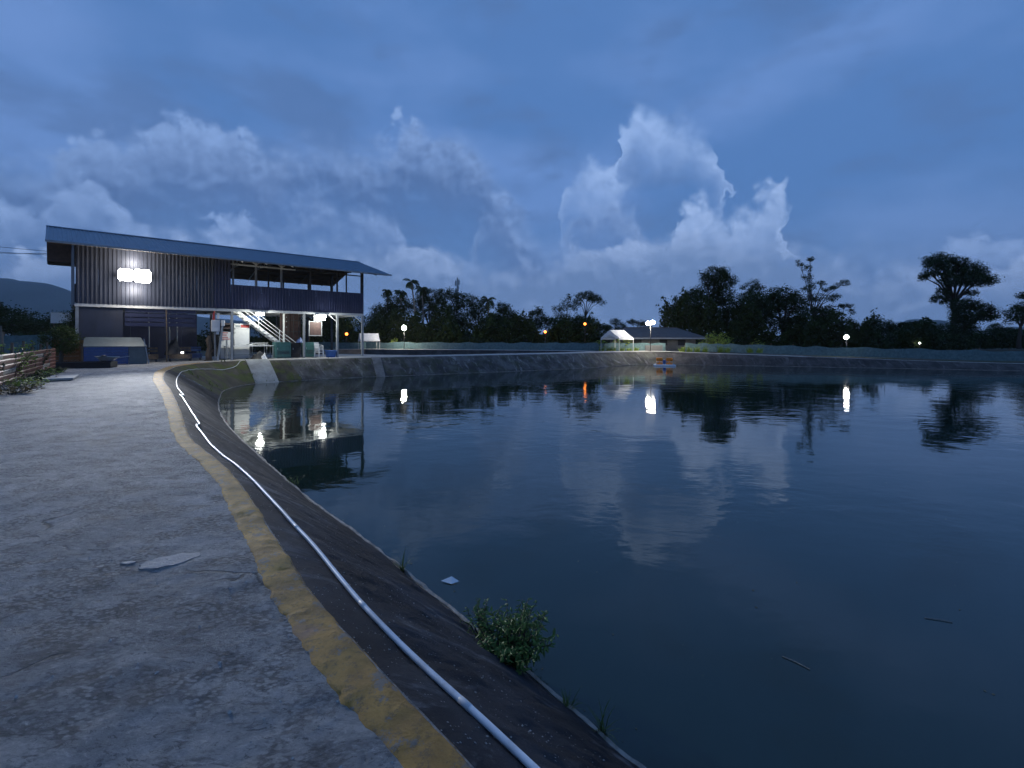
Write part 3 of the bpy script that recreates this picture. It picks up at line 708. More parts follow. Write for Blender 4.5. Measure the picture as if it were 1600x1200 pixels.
# ---------------------------------------------------------------- fishing house
P0 = Vector((-12.9, 41.4, 0)); E1 = Vector((-.723, -.691, 0)); E2 = Vector((-.691, .723, 0))
BROT = math.atan2(E1.y, E1.x)
def BL(t, b, z=0): return P0 + E1*t + E2*b + Vector((0, 0, z))
LEN, DEP = 18.3, 6.3
ZD, ZP, ZE, ZR, OV = 3.70, 5.43, 6.88, 8.62, 2.65      # deck, parapet top, eave, ridge, overhang
def build_house():
    H = empty('fishing_house', P0, BROT, 'long two-storey metal house with blue roof and open upper deck beside the pond', 'building')
    # local frame: x along the front to the left, y towards the pond (front at y = 0, back at y = -DEP)
    def roof_z(y):
        mid = -DEP/2; s = (ZR-ZE)/(OV+DEP/2); return ZR - abs(y-mid)*s
    # posts
    for t in (0, 2.23, 4.93, 10.0, 14.2, 18.25):
        for y in (0, -DEP):
            if t == 14.2 and y == 0: continue
            w = .15
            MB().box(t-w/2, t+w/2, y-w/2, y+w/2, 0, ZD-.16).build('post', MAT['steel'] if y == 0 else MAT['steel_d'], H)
    for t in (0, 2.2, 4.4, 6.6, 8.4, 9.9):
        for y in (-.03, -DEP+.03):
            w = .11 if t else .2
            MB().box(t-w/2, t+w/2, y-w/2-.06, y+w/2-.06, ZD+.05, roof_z(y)-.1).build('upper_post', MAT['steel_d'] if t not in (8.4, 9.9, 6.6) else MAT['steel'], H)
    for t in (.0, 3.3, 6.6):
        MB().bar((t, -DEP/2, ZD), (t, -DEP/2, ZR-.1), .1).build('upper_post', MAT['steel_d'], H)
    # deck: slab, edge beam, joists
    MB().box(-.05, LEN+.05, -DEP-.05, .02, ZD-.02, ZD+.05).build('deck', MAT['deckboard'], H)
    MB().box(-.06, LEN+.06, -.04, .10, ZD-.20, ZD-.024).build('edge_beam', MAT['steel_w'], H)
    MB().box(-.06, LEN+.06, -DEP-.09, -DEP+.04, ZD-.20, ZD-.024).build('edge_beam', MAT['steel'], H)
    MB().box(-.09, .05, -DEP+.04, -.045, ZD-.20, ZD-.024).build('edge_beam', MAT['steel_w'], H)
    for k in range(1, 16):
        x = LEN*k/16
        MB().box(x-.04, x+.04, -DEP+.05, -.045, ZD-.15, ZD-.022).build('joist', MAT['steel_w'], H)
    MB().bar((.1, -.02, ZD-.75), (.75, -.02, ZD-.22), .06).build('brace', MAT['steel_w'], H)
    MB().bar((2.35, -.02, ZD-.7), (2.9, -.02, ZD-.22), .05).build('brace', MAT['steel_w'], H)
    # metal sheets: parapets and closed walls, one part per sheet
    cache = {}
    def sheet_mesh(w, h, ribs=5, depth=.035):
        k = (round(w, 3), round(h, 3))
        if k not in cache:
            xs, ys = corrugated(w, h, ribs, depth); n = len(xs)
            V = [(x, -y, z) for z in (0, h) for x, y in zip(xs, ys)]
            F = [(i, i+1, n+i+1, n+i) for i in range(n-1)]
            me = bpy.data.meshes.new('wall_sheet'); me.from_pydata(V, [], F); me.update(); cache[k] = me
        return cache[k]
    def sheets(x0, x1, y, z0, z1, m, name='wall_sheet', rot=0):
        n = max(1, round((x1-x0)/1.02)); w = (x1-x0)/n
        for i in range(n):
            me = sheet_mesh(w-.004, z1-z0)
            o = bpy.data.objects.new(name, me); col.objects.link(o); o.parent = H
            if not me.materials: me.materials.append(MAT['sheet'])
            o.material_slots[0].link = 'OBJECT'; o.material_slots[0].material = m
            if rot: o.location = (y, x0+i*w, z0); o.rotation_euler = (0, 0, R(90))
            else: o.location = (x0+i*w, y+.0035*(i % 2), z0)
    sheets(-.02, 10.1, .105, ZD-.02, ZP, MAT['sheet'], 'parapet_sheet')
    sheets(-.02, 18.3, -DEP-.12, ZD-.05, ZP-.05, MAT['sheet'], 'parapet_sheet')
    sheets(-DEP, .08, -.06, ZD-.05, ZP, MAT['sheet'], 'parapet_sheet', 1)
    # closed left half of the upper floor
    n = 8; w = (18.32-10.1)/n
    for i in range(n):
        x = 10.1+i*w; xs, ys = corrugated(w-.004, 1, 5, .035); m = len(xs)
        V = [(xx, -yy, 0) for xx, yy in zip(xs, ys)]+[(xx, -yy, roof_z(.1)-.06-(ZD-.02)) for xx, yy in zip(xs, ys)]
        o = MB().add(V, [(k, k+1, m+k+1, m+k) for k in range(m-1)]).build('wall_sheet', MAT['sheet_old'] if i > 0 else MAT['sheet'], H); o.location = (x, .105+.0035*(i % 2), ZD-.02)
    for xx in (18.36, 10.1):
        V = []; ys_ = np.linspace(-DEP, .1, 40); F = []
        for k, yy in enumerate(ys_):
            px = xx+(.03 if k % 4 in (1, 2) else 0)
            V += [(px, yy, ZD-.05), (px, yy, roof_z(yy)-.08)]
        F = [(2*k, 2*k+2, 2*k+3, 2*k+1) for k in range(39)]
        MB().add(V, F).build('end_wall', MAT['sheet_old'], H)
    # hanging dark sheet beyond the left end, under the eave
    MB().box(18.5, 19.55, -.55, -.52, ZE-.75, ZE+.60).build('gable_sheet', MAT['rust'], H)
    # lower left: horizontal sheets below the deck
    for k in range(4):
        MB().box(12.2, 16.0, -.06-.012*k, -.03-.012*k, ZD-.45-.30*k, ZD-.22-.30*k).build('lower_board', MAT['sheet'], H)
    MB().box(16.1, 18.2, -.06, -.03, 1.15, ZD-.22).build('lower_board', MAT['sheet_old'], H)
    # dark partition at the back of the ground floor
    for k in range(7):
        x = 11.0+k*1.04
        MB().box(x, x+1.03, -DEP+.10, -DEP+.13, .0, ZD-.22).build('back_sheet', MAT['sheet'], H)
    # roof
    s = (ZR-ZE)/(OV+DEP/2); x0, x1 = -1.3, 19.6; nS = 20; w = (x1-x0)/nS; mid = -DEP/2
    xs, ys = corrugated(w-.003, 1, 5, .03); m = len(xs)
    for side in (1, -1):
        V = [(xx, 0, -yy) for xx, yy in zip(xs, ys)]+[(xx, side*(OV+DEP/2), -yy-(ZR-ZE)) for xx, yy in zip(xs, ys)]
        F = [(k, k+1, m+k+1, m+k) if side < 0 else (m+k, m+k+1, k+1, k) for k in range(m-1)]
        me = bpy.data.meshes.new('roof_sheet'); me.from_pydata(V, [], F); me.update(); me.materials.append(MAT['roof'])
        for i in range(nS):
            o = bpy.data.objects.new('roof_sheet', me); col.objects.link(o); o.parent = H; o.location = (x0+i*w, mid, ZR+.003*(i % 2))
        V = []
        for k in range(9):
            V += [(x0+.05, mid+side*(OV+DEP/2)*k/8*.995, ZR-.05-(ZR-ZE)*k/8), (x1-.05, mid+side*(OV+DEP/2)*k/8*.995, ZR-.05-(ZR-ZE)*k/8)]
        MB().add(V, [(2*k, 2*k+1, 2*k+3, 2*k+2) for k in range(8)]).build('ceiling_lining', MAT['ceil'], H)
        for k in range(6):
            f = (k+.5)/6; y = mid+side*(OV+DEP/2)*f; z = ZR-.12-(ZR-ZE)*f
            MB().box(x0+.1, x1-.1, y-.03, y+.03, z-.05, z+.03).build('purlin', MAT['wood'], H)
    MB().add([(x0, mid-.25, ZR-.02), (x0, mid, ZR+.07), (x0, mid+.25, ZR-.02), (x1, mid-.25, ZR-.02), (x1, mid, ZR+.07), (x1, mid+.25, ZR-.02)],
             [(0, 1, 4, 3), (1, 2, 5, 4)]).build('ridge_cap', MAT['roof'], H)
    ye = OV
    MB().box(x0, x1, ye+.005, ye+.03, ZE-.07, ZE+.045).build('fascia', MAT['steel'], H)
    # trusses of welded tube
    for t in (0., 2.2, 4.4, 6.6, 8.4, 9.9):
        tr = MB(); zt = roof_z(0)-.18
        tr.bar((t, -DEP, zt), (t, 0, zt), .07); tr.bar((t, -DEP-OV+.2, ZE-.1), (t, mid, ZR-.17), .07); tr.bar((t, OV-.2, ZE-.1), (t, mid, ZR-.17), .07)
        for k in range(1, 6):
            y = -DEP*k/6; tr.bar((t, y, zt), (t, y, roof_z(y)-.16), .05)
            if k < 6: tr.bar((t, y, zt), (t, y+(DEP/6 if y > mid else -DEP/6), roof_z(y+(DEP/6 if y > mid else -DEP/6))-.16), .045)
        tr.build('truss', MAT['steel_w'] if t > 6 else MAT['steel_d'], H)  # lamplight put into the colour: lit trusses white, unlit ones dark
    # fan braces at the eave line of the front posts
    for t in (8.4, 6.6):
        fb = MB()
        fb.bar((t, .02, 7.0), (t-.55, .02, 7.42), .07); fb.bar((t, .02, 7.0), (t+.55, .02, 7.42), .07); fb.bar((t, .02, 6.9), (t, .02, 7.45), .09)
        fb.build('fan_brace', MAT['steel_w'], H)
    MB().box(5.6, 10.1, .0, .06, 6.86, 6.95).build('tie_rail', MAT['steel_w'], H)
    MB().box(-.05, 5.6, .0, .06, 6.86, 6.95).build('tie_rail', MAT['steel_d'], H)  # same rail, dark at the unlit end and white at the lit one
    return H
house = build_house()
def BT(name, t, b, label, cat, group=None, z=0, rz=0): return empty(name, BL(t, b, z), BROT+rz, label, cat, group)
# In these local frames x runs to the left along the front, y towards the pond, so -y is "behind".

# stairs
st = BT('steel_staircase', 4.9, 1.5, 'open grey steel staircase with three handrails climbing to the upper deck', 'stairs')
RISE, RUN, NS = 3.66, 4.6, 15
for yy in (-.45, .45):
    MB().bar((0, yy, .0), (RUN, yy, RISE), .05, .2).build('stringer', MAT['steel_w'], st)
for k in range(NS):
    x = RUN*(k+.6)/NS; z = RISE*(k+.6)/NS
    MB().box(x-.13, x+.13, -.42, .42, z+.02, z+.06).build('tread', MAT['steel_w'], st)
    MB().add([(x-.13, .47, z+.06), (x+.13, .47, z+.06), (x+.13, .47, z-.14), (x-.13, .5, z+.06), (x+.13, .5, z+.06), (x+.13, .5, z-.14)], [(0, 1, 2), (5, 4, 3), (0, 3, 4, 1), (1, 4, 5, 2), (2, 5, 3, 0)]).build('bracket', MAT['steel'], st)
for h in (.4, .7, 1.0):
    MB().bar((0, .45, h), (RUN-.3, .45, RISE*(RUN-.3)/RUN+h), .04).build('handrail', MAT['steel_w'], st)
for f in (.02, .33, .66, .93):
    MB().bar((RUN*f, .45, RISE*f), (RUN*f, .45, RISE*f+1.0), .05).build('baluster', MAT['steel_w'], st)
# upright beside the stair foot
tag(MB().box(-.05, .05, -.05, .05, 0, 3.5).build('stair_post', MAT['steel_w']), 'thin white post between the staircase and the dark shipping door', 'post').location = BL(6.15, .9)

# dark double door panel (old container doors)
o = BT('container_door', 4.38, 2.2, 'dark rusty brown container doors standing behind the staircase', 'door')
lv = [MB().bevbox(.02+.83*k, .82+.83*k, -.06, .06, .05, 3.6, .01).build('door_leaf', MAT['rust'], o) for k in range(2)]
for k in range(4): MB().tube([(.2+.42*k, .09, .1), (.2+.42*k, .09, 3.55)], .022, 6).build('lock_bar', MAT['steel_d'], lv[k//2])
for z in (.9, 2.1, 3.0): MB().box(.02, 1.65, .062, .075, z, z+.06).build('cross_rail', MAT['steel_d'], o)
for z in (1.7, 2.45, 2.9, 3.25): MB().box(1.14, 1.22, .076, .10, z, z+.07).build('hinge', MAT['galv'], lv[1])

# drinks fridge
o = BT('drinks_fridge', 8.36, 1.8, 'tall white drinks fridge with a red and grey header panel', 'fridge')
MB().bevbox(0, 1.2, -.6, 0, 0.05, 2.28, .03).build('cabinet', MAT['white'], o)
dr = MB().box(.06, 1.14, .002, .03, .15, 2.2).build('door', MAT['white'], o)
hd = MB().box(.0, 1.2, -.58, .035, 2.282, 2.68).build('header', MAT['white'], o)
MB().box(.03, .62, .037, .043, 2.38, 2.60).build('header_print', MAT['red'], hd)
MB().box(.64, .98, .037, .043, 2.40, 2.56).build('header_print', MAT['steel'], hd)
MB().box(1.05, 1.09, .032, .06, 1.0, 1.5).build('handle', MAT['steel_d'], dr)
for xx in (.1, 1.1): MB().box(xx-.06, xx+.06, -.5, -.1, 0, .05).build('foot', MAT['black'], o)
o = BT('counter_cabinet', 9.62, 1.7, 'low white cabinet left of the tall drinks fridge', 'cabinet')
MB().bevbox(0, .75, -.6, 0, .06, 1.75, .03).build('cabinet', MAT['white'], o)
MB().box(.03, .36, .002, .02, .12, 1.7).build('door', MAT['white'], o); MB().box(.39, .72, .002, .02, .12, 1.7).build('door', MAT['white'], o)
MB().box(.1, .65, -.55, -.05, 0, .06).build('plinth', MAT['black'], o)

# notice board, dark shelf unit above it
o = BT('notice_board', 9.9, .55, 'white notice board with red lines of print tied to a slanted post', 'sign')
bd = MB().box(0, .60, -.02, 0, 1.45, 2.04).build('board', MAT['white'], o)
for k, (z, l) in enumerate(((1.94, .36), (1.78, .28), (1.62, .36), (1.49, .52))): MB().box(.58-l, .58, .002, .006, z, z+.055).build('red_print', MAT['red'], bd)
MB().box(.28, .32, -.06, -.022, 0, 1.9).build('stake', MAT['steel'], o)
o = BT('shelf_unit', 9.55, .9, 'dark shelf unit standing above the notice board behind the front post', 'shelf')
for z in (1.95, 2.25, 2.55): MB().box(0, .95, -.4, 0, z, z+.04).build('shelf', MAT['steel_d'], o)
MB().box(0, .95, -.42, -.405, 1.9, 2.7).build('back_panel', MAT['rust'], o)
for xx in (0.02, .93): MB().box(xx-.02, xx+.02, -.38, -.34, 0, 2.7).build('upright', MAT['steel_d'], o)

# electric box on a pole with orange conduit
o = BT('electric_box', 10.75, .2, 'white electric meter box with an orange conduit on a pole', 'electric box')
bx_ = MB().bevbox(.0, .52, .03, .25, 2.05, 2.86, .02).build('box', MAT['plastic_w'], o)
MB().box(.05, .47, .252, .262, 2.1, 2.8).build('cover', MAT['white'], bx_)
MB().box(.05, .22, .05, .2, 1.85, 2.045).build('socket', MAT['plastic_w'], o)
MB().tube([(.36, .1, 2.86), (.36, .1, 3.3), (.33, .1, 3.5)], .07, 8).build('conduit', MAT['red'], o)
MB().box(.02, .16, .05, .19, 2.95, 3.35).build('switch_box', MAT['plastic_w'], o)
MB().box(.22, .30, -.08, .0, 0, 3.5).build('pole', MAT['steel'], o)
o = BT('slanted_post', 10.55, -.02, 'grey steel post leaning beside the white electric box', 'post')
MB().bar((.35, 0, 0), (.05, 0, 2.45), .13).build('post_tube', MAT['galv'], o)
MB().bevbox(-.08, .12, -.08, .1, 2.45, 2.85, .02).build('cap_box', MAT['plastic_w'], o)
# hanging bundle of hose and a gnarled log by the post
o = BT('dark_tarpaulin', 10.75, .45, 'black tarpaulin hanging below the white electric box', 'tarpaulin')
V = []; rr = random.Random(9)
for j in range(9):
    for i in range(7): V.append((i*.10-.05+.03*math.sin(j), .06*math.sin(i*1.7+j*.6), 1.9-j*.20-.05*rr.random()))
MB().add(V, [(j*7+i, j*7+i+1, (j+1)*7+i+1, (j+1)*7+i) for j in range(8) for i in range(6)]).build('sheet', MAT['black'], o, True)
o = BT('driftwood_stump', 11.35, .3, 'gnarled pale driftwood stump standing by the black tarpaulin', 'stump')
MB().tube([(0, 0, 0), (.05, 0, .5), (-.04, .03, 1.0), (.06, 0, 1.45), (.0, 0, 1.75)], [.22, .17, .15, .17, .08], 9).build('trunk', MAT['wood'], o, True)
MB().tube([(.0, 0, .5), (-.25, .05, .75), (-.42, .02, .85)], [.09, .06, .03], 7).build('branch', MAT['wood'], o, True)
MB().tube([(.0, 0, .15), (.2, .1, .03), (.36, .15, .0)], [.1, .07, .03], 7).build('root', MAT['wood'], o, True)

# tables under the deck
def table(t, b, w, d, h, label, m='white', legs='steel'):
    o = BT('table', t, b, label, 'table', 'tables under the deck')
    MB().bevbox(0, w, -d, 0, h-.05, h, .012).build('table_top', MAT[m], o)
    for x in (.08, w-.08):
        for y in (-.08, -d+.08): MB().box(x-.025, x+.025, y-.025, y+.025, 0, h-.05).build('leg', MAT[legs], o)
    MB().box(.1, w-.1, -d+.06, -d+.1, .3, .34).build('stretcher', MAT[legs], o)
    return o
table(6.9, .75, 3.3, .8, 1.02, 'long white-topped table in front of the drinks fridge')
table(7.05, 1.75, 1.2, .7, 1.22, 'higher white table between fridge and stair foot')
# crumpled plastic sheet lying on the long table
V = []; rr = random.Random(4)
for j in range(7):
    for i in range(22): V.append((i*.1, -.1*j, .03+.10*max(0, fbm((i*.35, j*.35, 2.), 3))+.02*rr.random()))
o = MB().add(V, [(j*22+i, j*22+i+1, (j+1)*22+i+1, (j+1)*22+i) for j in range(6) for i in range(21)]).build('plastic_sheet', MAT['plastic_w'], None, True)
o.location = BL(7.2, .80, 1.02); o.rotation_euler = (0, 0, BROT); tag(o, 'crumpled white plastic sheet lying on the long table', 'sheet')
# heap of nets under the table
def heap(name, t, b, w, d, h, m, label, cat, seed, z=0):
    V = []; n = 14
    for j in range(n+1):
        for i in range(n+1):
            x, y = i/n*2-1, j/n*2-1; r = math.hypot(x, y)
            zz = max(0, 1-r**1.6)*h*(1+.55*fbm((x*2+seed, y*2, seed), 4))
            V.append((x*w/2, y*d/2, max(0, zz)))
    o = MB().add(V, [(j*(n+1)+i, j*(n+1)+i+1, (j+1)*(n+1)+i+1, (j+1)*(n+1)+i) for j in range(n) for i in range(n)]).build(name, MAT[m], None, True)
    o.location = BL(t, b, z); o.rotation_euler = (0, 0, BROT); return tag(o, label, cat)
heap('net_heap', 8.1, .3, 1.3, .8, .5, 'black', 'black heap of fishing net under the long white table', 'net', 2.)
heap('rag_heap', 7.85, .05, .5, .4, .42, 'plastic_w', 'small white rag lying on the black net heap', 'rag', 5.)
heap('sack_heap', 13.3, 1.0, 1.1, 1.0, 1.0, 'black', 'dark covered heap behind the bench left of the stump', 'sacks', 7., .45)

# machinery cabinets
def cabinet(name, t, b, w, d, h, m, label):
    o = BT(name, t, b, label, 'cabinet')
    MB().bevbox(0, w, -d, 0, .06, h, .025).build('body', MAT[m], o)
    dr = MB().box(.06, w-.06, .002, .018, .14, h-.1).build('door', MAT[m], o)
    for z in (.35, .45, .55): MB().box(.15, w-.15, .02, .03, z, z+.04).build('louvre', MAT['steel_d'], dr)
    MB().box(w-.16, w-.12, .02, .05, h*.55, h*.55+.14).build('handle', MAT['galv'], dr)
    for x in (.08, w-.08): MB().box(x-.06, x+.06, -d+.05, -.05, 0, .06).build('foot', MAT['plastic_w'], o)
    return o
cabinet('pump_cabinet', 5.8, .3, 1.15, .8, 1.28, 'teal', 'teal metal pump cabinet below the staircase, left of the dark one')
cabinet('pump_cabinet', 4.98, .6, .72, .7, 1.22, 'black', 'black metal cabinet between the two teal cabinets')
cabinet('pump_cabinet', 3.75, .8, .85, .7, 1.26, 'teal', 'teal metal cabinet behind the stacked plastic chairs')
heap('blue_rag', 5.1, .4, .6, .5, .38, 'bluepaint', 'crumpled blue cloth on top of the black cabinet', 'cloth', 8., 1.22)

# stacked plastic chairs
def chair(dz, k):
    o = BT('plastic_chair', 3.78, -.1, ['white plastic chair at the bottom of the stack by the basin', 'white plastic chair second from the bottom of the stack', 'white plastic chair third from the bottom of the stack', 'white plastic chair topmost of the stack by the basin'][k], 'chair', 'stacked white plastic chairs', dz, R(25))
    MB().bevbox(-.22, .22, -.22, .22, .41, .44, .02).build('seat', MAT['plastic_w'], o)
    bk = MB()
    for x in (-.2, -.1, 0, .1, .2): bk.bar((x, -.21, .43), (x*1.05, -.30, .86), .045, .02)
    bk.bar((-.23, -.30, .86), (.23, -.30, .86), .05, .03); bk.build('backrest', MAT['plastic_w'], o)
    for sx in (-1, 1):
        for sy in (-1, 1): MB().bar((sx*.2, sy*.2, .42), (sx*.25, sy*.25, 0), .05, .03).build('leg', MAT['plastic_w'], o)
        MB().tube([(sx*.23, .2, .43), (sx*.26, .18, .62), (sx*.26, -.1, .66), (sx*.24, -.27, .68)], .018, 6).build('armrest', MAT['plastic_w'], o)
for k in range(4): chair(k*.12, k)
# blue basin
o = MB().lathe([(0, .02), (.33, .02), (.36, .0), (.36, .04), (.46, .52), (.50, .54), (.50, .57), (.45, .56), (.44, .52), (.34, .07), (0, .06)], (0, 0, 0), 28).build('basin', MAT['blue'], None, True)
o.location = BL(2.8, -.05); tag(o, 'large round blue plastic basin beside the stacked chairs', 'basin')
# hanging frame and sign
o = BT('brown_panel', 3.3, .5, 'brown framed panel hanging on cords below the deck', 'frame')
MB().box(.06, 1.0, -.02, .0, 1.82, 2.9).build('panel', MAT['rust'], o)
for x0, x1, z0, z1 in ((0, .06, 1.76, 3.0), (1.0, 1.06, 1.76, 3.0), (.062, .998, 1.76, 1.82), (.062, .998, 2.9, 2.96)): MB().box(x0, x1, -.035, .015, z0, z1).build('rail', MAT['steel'], o)
for x in (.2, .84): MB().tube([(x, -.01, 2.97), (x, -.01, 3.5)], .015, 6).build('cord', MAT['wood'], o)
o = BT('hanging_sign', 3.12, .2, 'small white sign with dark lettering hanging under the right deck light', 'sign')
bd = MB().box(0, .95, -.02, 0, 3.02, 3.46).build('board', MAT['white'], o)
for (x0, x1, z0, z1) in ((.06, .38, 3.34, 3.39), (.06, .38, 3.24, 3.28), (.06, .38, 3.13, 3.17), (.5, .56, 3.1, 3.38), (.62, .86, 3.34, 3.38), (.62, .66, 3.1, 3.33), (.8, .84, 3.1, 3.33), (.62, .86, 3.1, 3.13)):
    MB().box(x0, x1, .002, .006, z0, z1).build('lettering', MAT['steel_d'], bd)
for x in (.1, .85): MB().box(x-.01, x+.01, -.012, -.005, 3.46, 3.5).build('hook', MAT['galv'], o)

# benches and low rails at the left of the ground floor
def bench(t, w, b, label, m):
    o = BT('bench', t, b, label, 'bench', 'benches under the house')
    for k in range(3): MB().box(0, w, -.14*k-.13, -.14*k, .46, .50).build('seat_slat', MAT[m], o)
    for z in (.66, .84): MB().box(0, w, -.46, -.43, z, z+.13).build('back_slat', MAT[m], o)
    for x in (.1, w-.1):
        MB().box(x-.03, x+.03, -.06, -.0, 0, .46).build('leg', MAT['steel_d'], o); MB().box(x-.03, x+.03, -.46-.04, -.46, 0, .98).build('leg', MAT['steel_d'], o)
    MB().box(.02, w-.02, -.02, .0, .18, .44).build('front_panel', MAT[m], o)
bench(14.2, 1.1, .5, 'brown wooden bench near the leaning corner post of the blue shed', 'wood')
bench(12.3, 1.35, .5, 'wooden bench in front of the dark covered heap', 'wood')
bench(11.5, .8, 1.6, 'blue-grey bench behind the driftwood stump', 'bluepaint')
for k, (t, b) in enumerate(((13.85, -.1), (14.6, 1.6), (13.4, 2.0), (12.9, 2.4))):
    MB().tube([(0, 0, 0), (.02, 0, 1.5), (-.03, 0, 3.45)], .035, 6)
    o = MB().tube([(0, 0, 0), (.02, 0, 1.5), (-.03, 0, 3.45)], .035, 6).build('prop_pole', MAT['wood' if k == 0 else 'galv'], None); o.location = BL(t, b)
    tag(o, ['slim wooden prop pole standing in front of the house between the benches', 'slim metal prop pole behind the brown wooden bench', 'slim metal prop pole behind the dark covered heap', 'slim metal prop pole right of the dark covered heap'][k], 'pole')

# blue corrugated shed in front of the left end
o = BT('blue_shed', 16.0, -1.9, 'low blue corrugated metal shed with grey-green lid at the end of the path', 'shed')
V = []; F = []
for k in range(6):
    z0 = .05+k*.17
    MB().box(.0, 2.0, .0-.012*(k % 2), .035-.012*(k % 2), z0, z0+.155).build('front_sheet', MAT['bluepaint'], o)
MB().box(.0, .05, -1.2, -.02, .0, 1.06).build('side_sheet', MAT['greensheet'], o)
MB().box(1.96, 2.0, -1.2, -.02, .0, 1.06).build('side_sheet', MAT['bluepaint'], o)
MB().add([(-.9, .06, 1.05), (2.05, .06, 1.09), (1.95, -1.1, 1.62), (-.7, -1.1, 1.60), (-.9, .06, 1.08), (2.05, .06, 1.12), (1.95, -1.1, 1.65), (-.7, -1.1, 1.63)],
         [(0, 1, 2, 3), (7, 6, 5, 4), (0, 4, 5, 1), (1, 5, 6, 2), (2, 6, 7, 3), (3, 7, 4, 0)]).build('lid', MAT['greensheet'], o)
MB().box(-.9, -.02, -.03, .0, .0, 1.04).build('front_panel', MAT['greensheet'], o)
MB().bar((-.98, .1, 0), (-.75, .0, 1.55), .05).build('corner_post', MAT['steel'], o)
MB().box(2.06, 2.12, -.02, .05, 0, 1.15).build('corner_post', MAT['wood'], o)

# ---------------------------------------------------------------- trees
def leaf_cloud(name, lobes, leaf, dens, seed, flat=.75):
    """crown mesh: leaf-sized quads in clumps spread through each lobe (dx, dy, z, rx, ry, rz)"""
    r = np.random.default_rng(seed); C = []
    for (x, y, z, rx, ry, rz) in lobes:
        vol = (rx*ry*rz)**(1/3); nc = int(max(10, 26*dens*(rx*ry*rz)**(2/3)/max(.05, (leaf*2.2)**2)*.62))
        nc = min(nc, 330)
        u = r.normal(size=(nc, 3)); u /= np.linalg.norm(u, axis=1)[:, None]
        rad = r.uniform(.35, 1.04, nc)[:, None]**.6
        cc = np.array([x, y, z]) + u*rad*np.array([rx, ry, rz])
        k = r.integers(18, 32, nc)
        cr = leaf*r.uniform(1.1, 2.3, nc)
        cr = np.minimum(cr, max(leaf, min(rx, rz)*.6))
        for c, kk, s in zip(cc, k, cr):
            p = r.normal(size=(kk, 3))*np.array([s, s, s*flat])*.60
            C.append(c+p)
    P = np.concatenate(C); n = len(P)
    a = r.normal(size=(n, 3)); a[:, 2] *= .55; a /= np.linalg.norm(a, axis=1)[:, None]
    b = np.cross(a, r.normal(size=(n, 3))); b /= np.linalg.norm(b, axis=1)[:, None]
    L = leaf*r.uniform(.5, 1.15, n)[:, None]; W = L*r.uniform(.35, .6, n)[:, None]
    V = np.stack([P-a*L*.5, P+b*W*.5, P+a*L*.5, P-b*W*.5], 1).reshape(-1, 3)
    F = np.arange(4*n).reshape(-1, 4)
    return npmesh(name, V, F)
def trunk_mb(lobes, tr, seed):
    r = random.Random(seed); mb = MB()
    zmin = min(l[2]-l[5] for l in lobes); cx = sum(l[0] for l in lobes)/len(lobes); top = max(l[2] for l in lobes)
    fork = Vector((cx*.3, 0, max(.35*top, min(zmin+.3, .6*top))))
    mb.tube([(0, 0, -.2), (cx*.05, .1*tr, fork.z*.35), (cx*.15+tr*.4, 0, fork.z*.7), fork], [tr*1.35, tr*1.05, tr*.9, tr*.75], 8)
    for (x, y, z, rx, ry, rz) in lobes:
        c = Vector((x, y, z)); m = fork.lerp(c, .5)+Vector((r.uniform(-.2, .2)*rx, r.uniform(-.2, .2)*ry, .12*(c-fork).length))
        w = max(.03, tr*.42*min(1, rx/3+.35))
        mb.tube([fork-Vector((0, 0, tr*.5)), m, c], [w*1.3, w, w*.45], 6)
        for _ in range(6):
            a = r.uniform(0, 6.28); q = c+Vector((math.cos(a)*rx*.8, math.sin(a)*ry*.8, r.uniform(-.1, .8)*rz)); s = m.lerp(c, r.uniform(.3, 1))
            mb.tube([s, s.lerp(q, .5)+Vector((0, 0, .08*rz)), q], [w*.45, w*.3, w*.12], 5)
    return mb
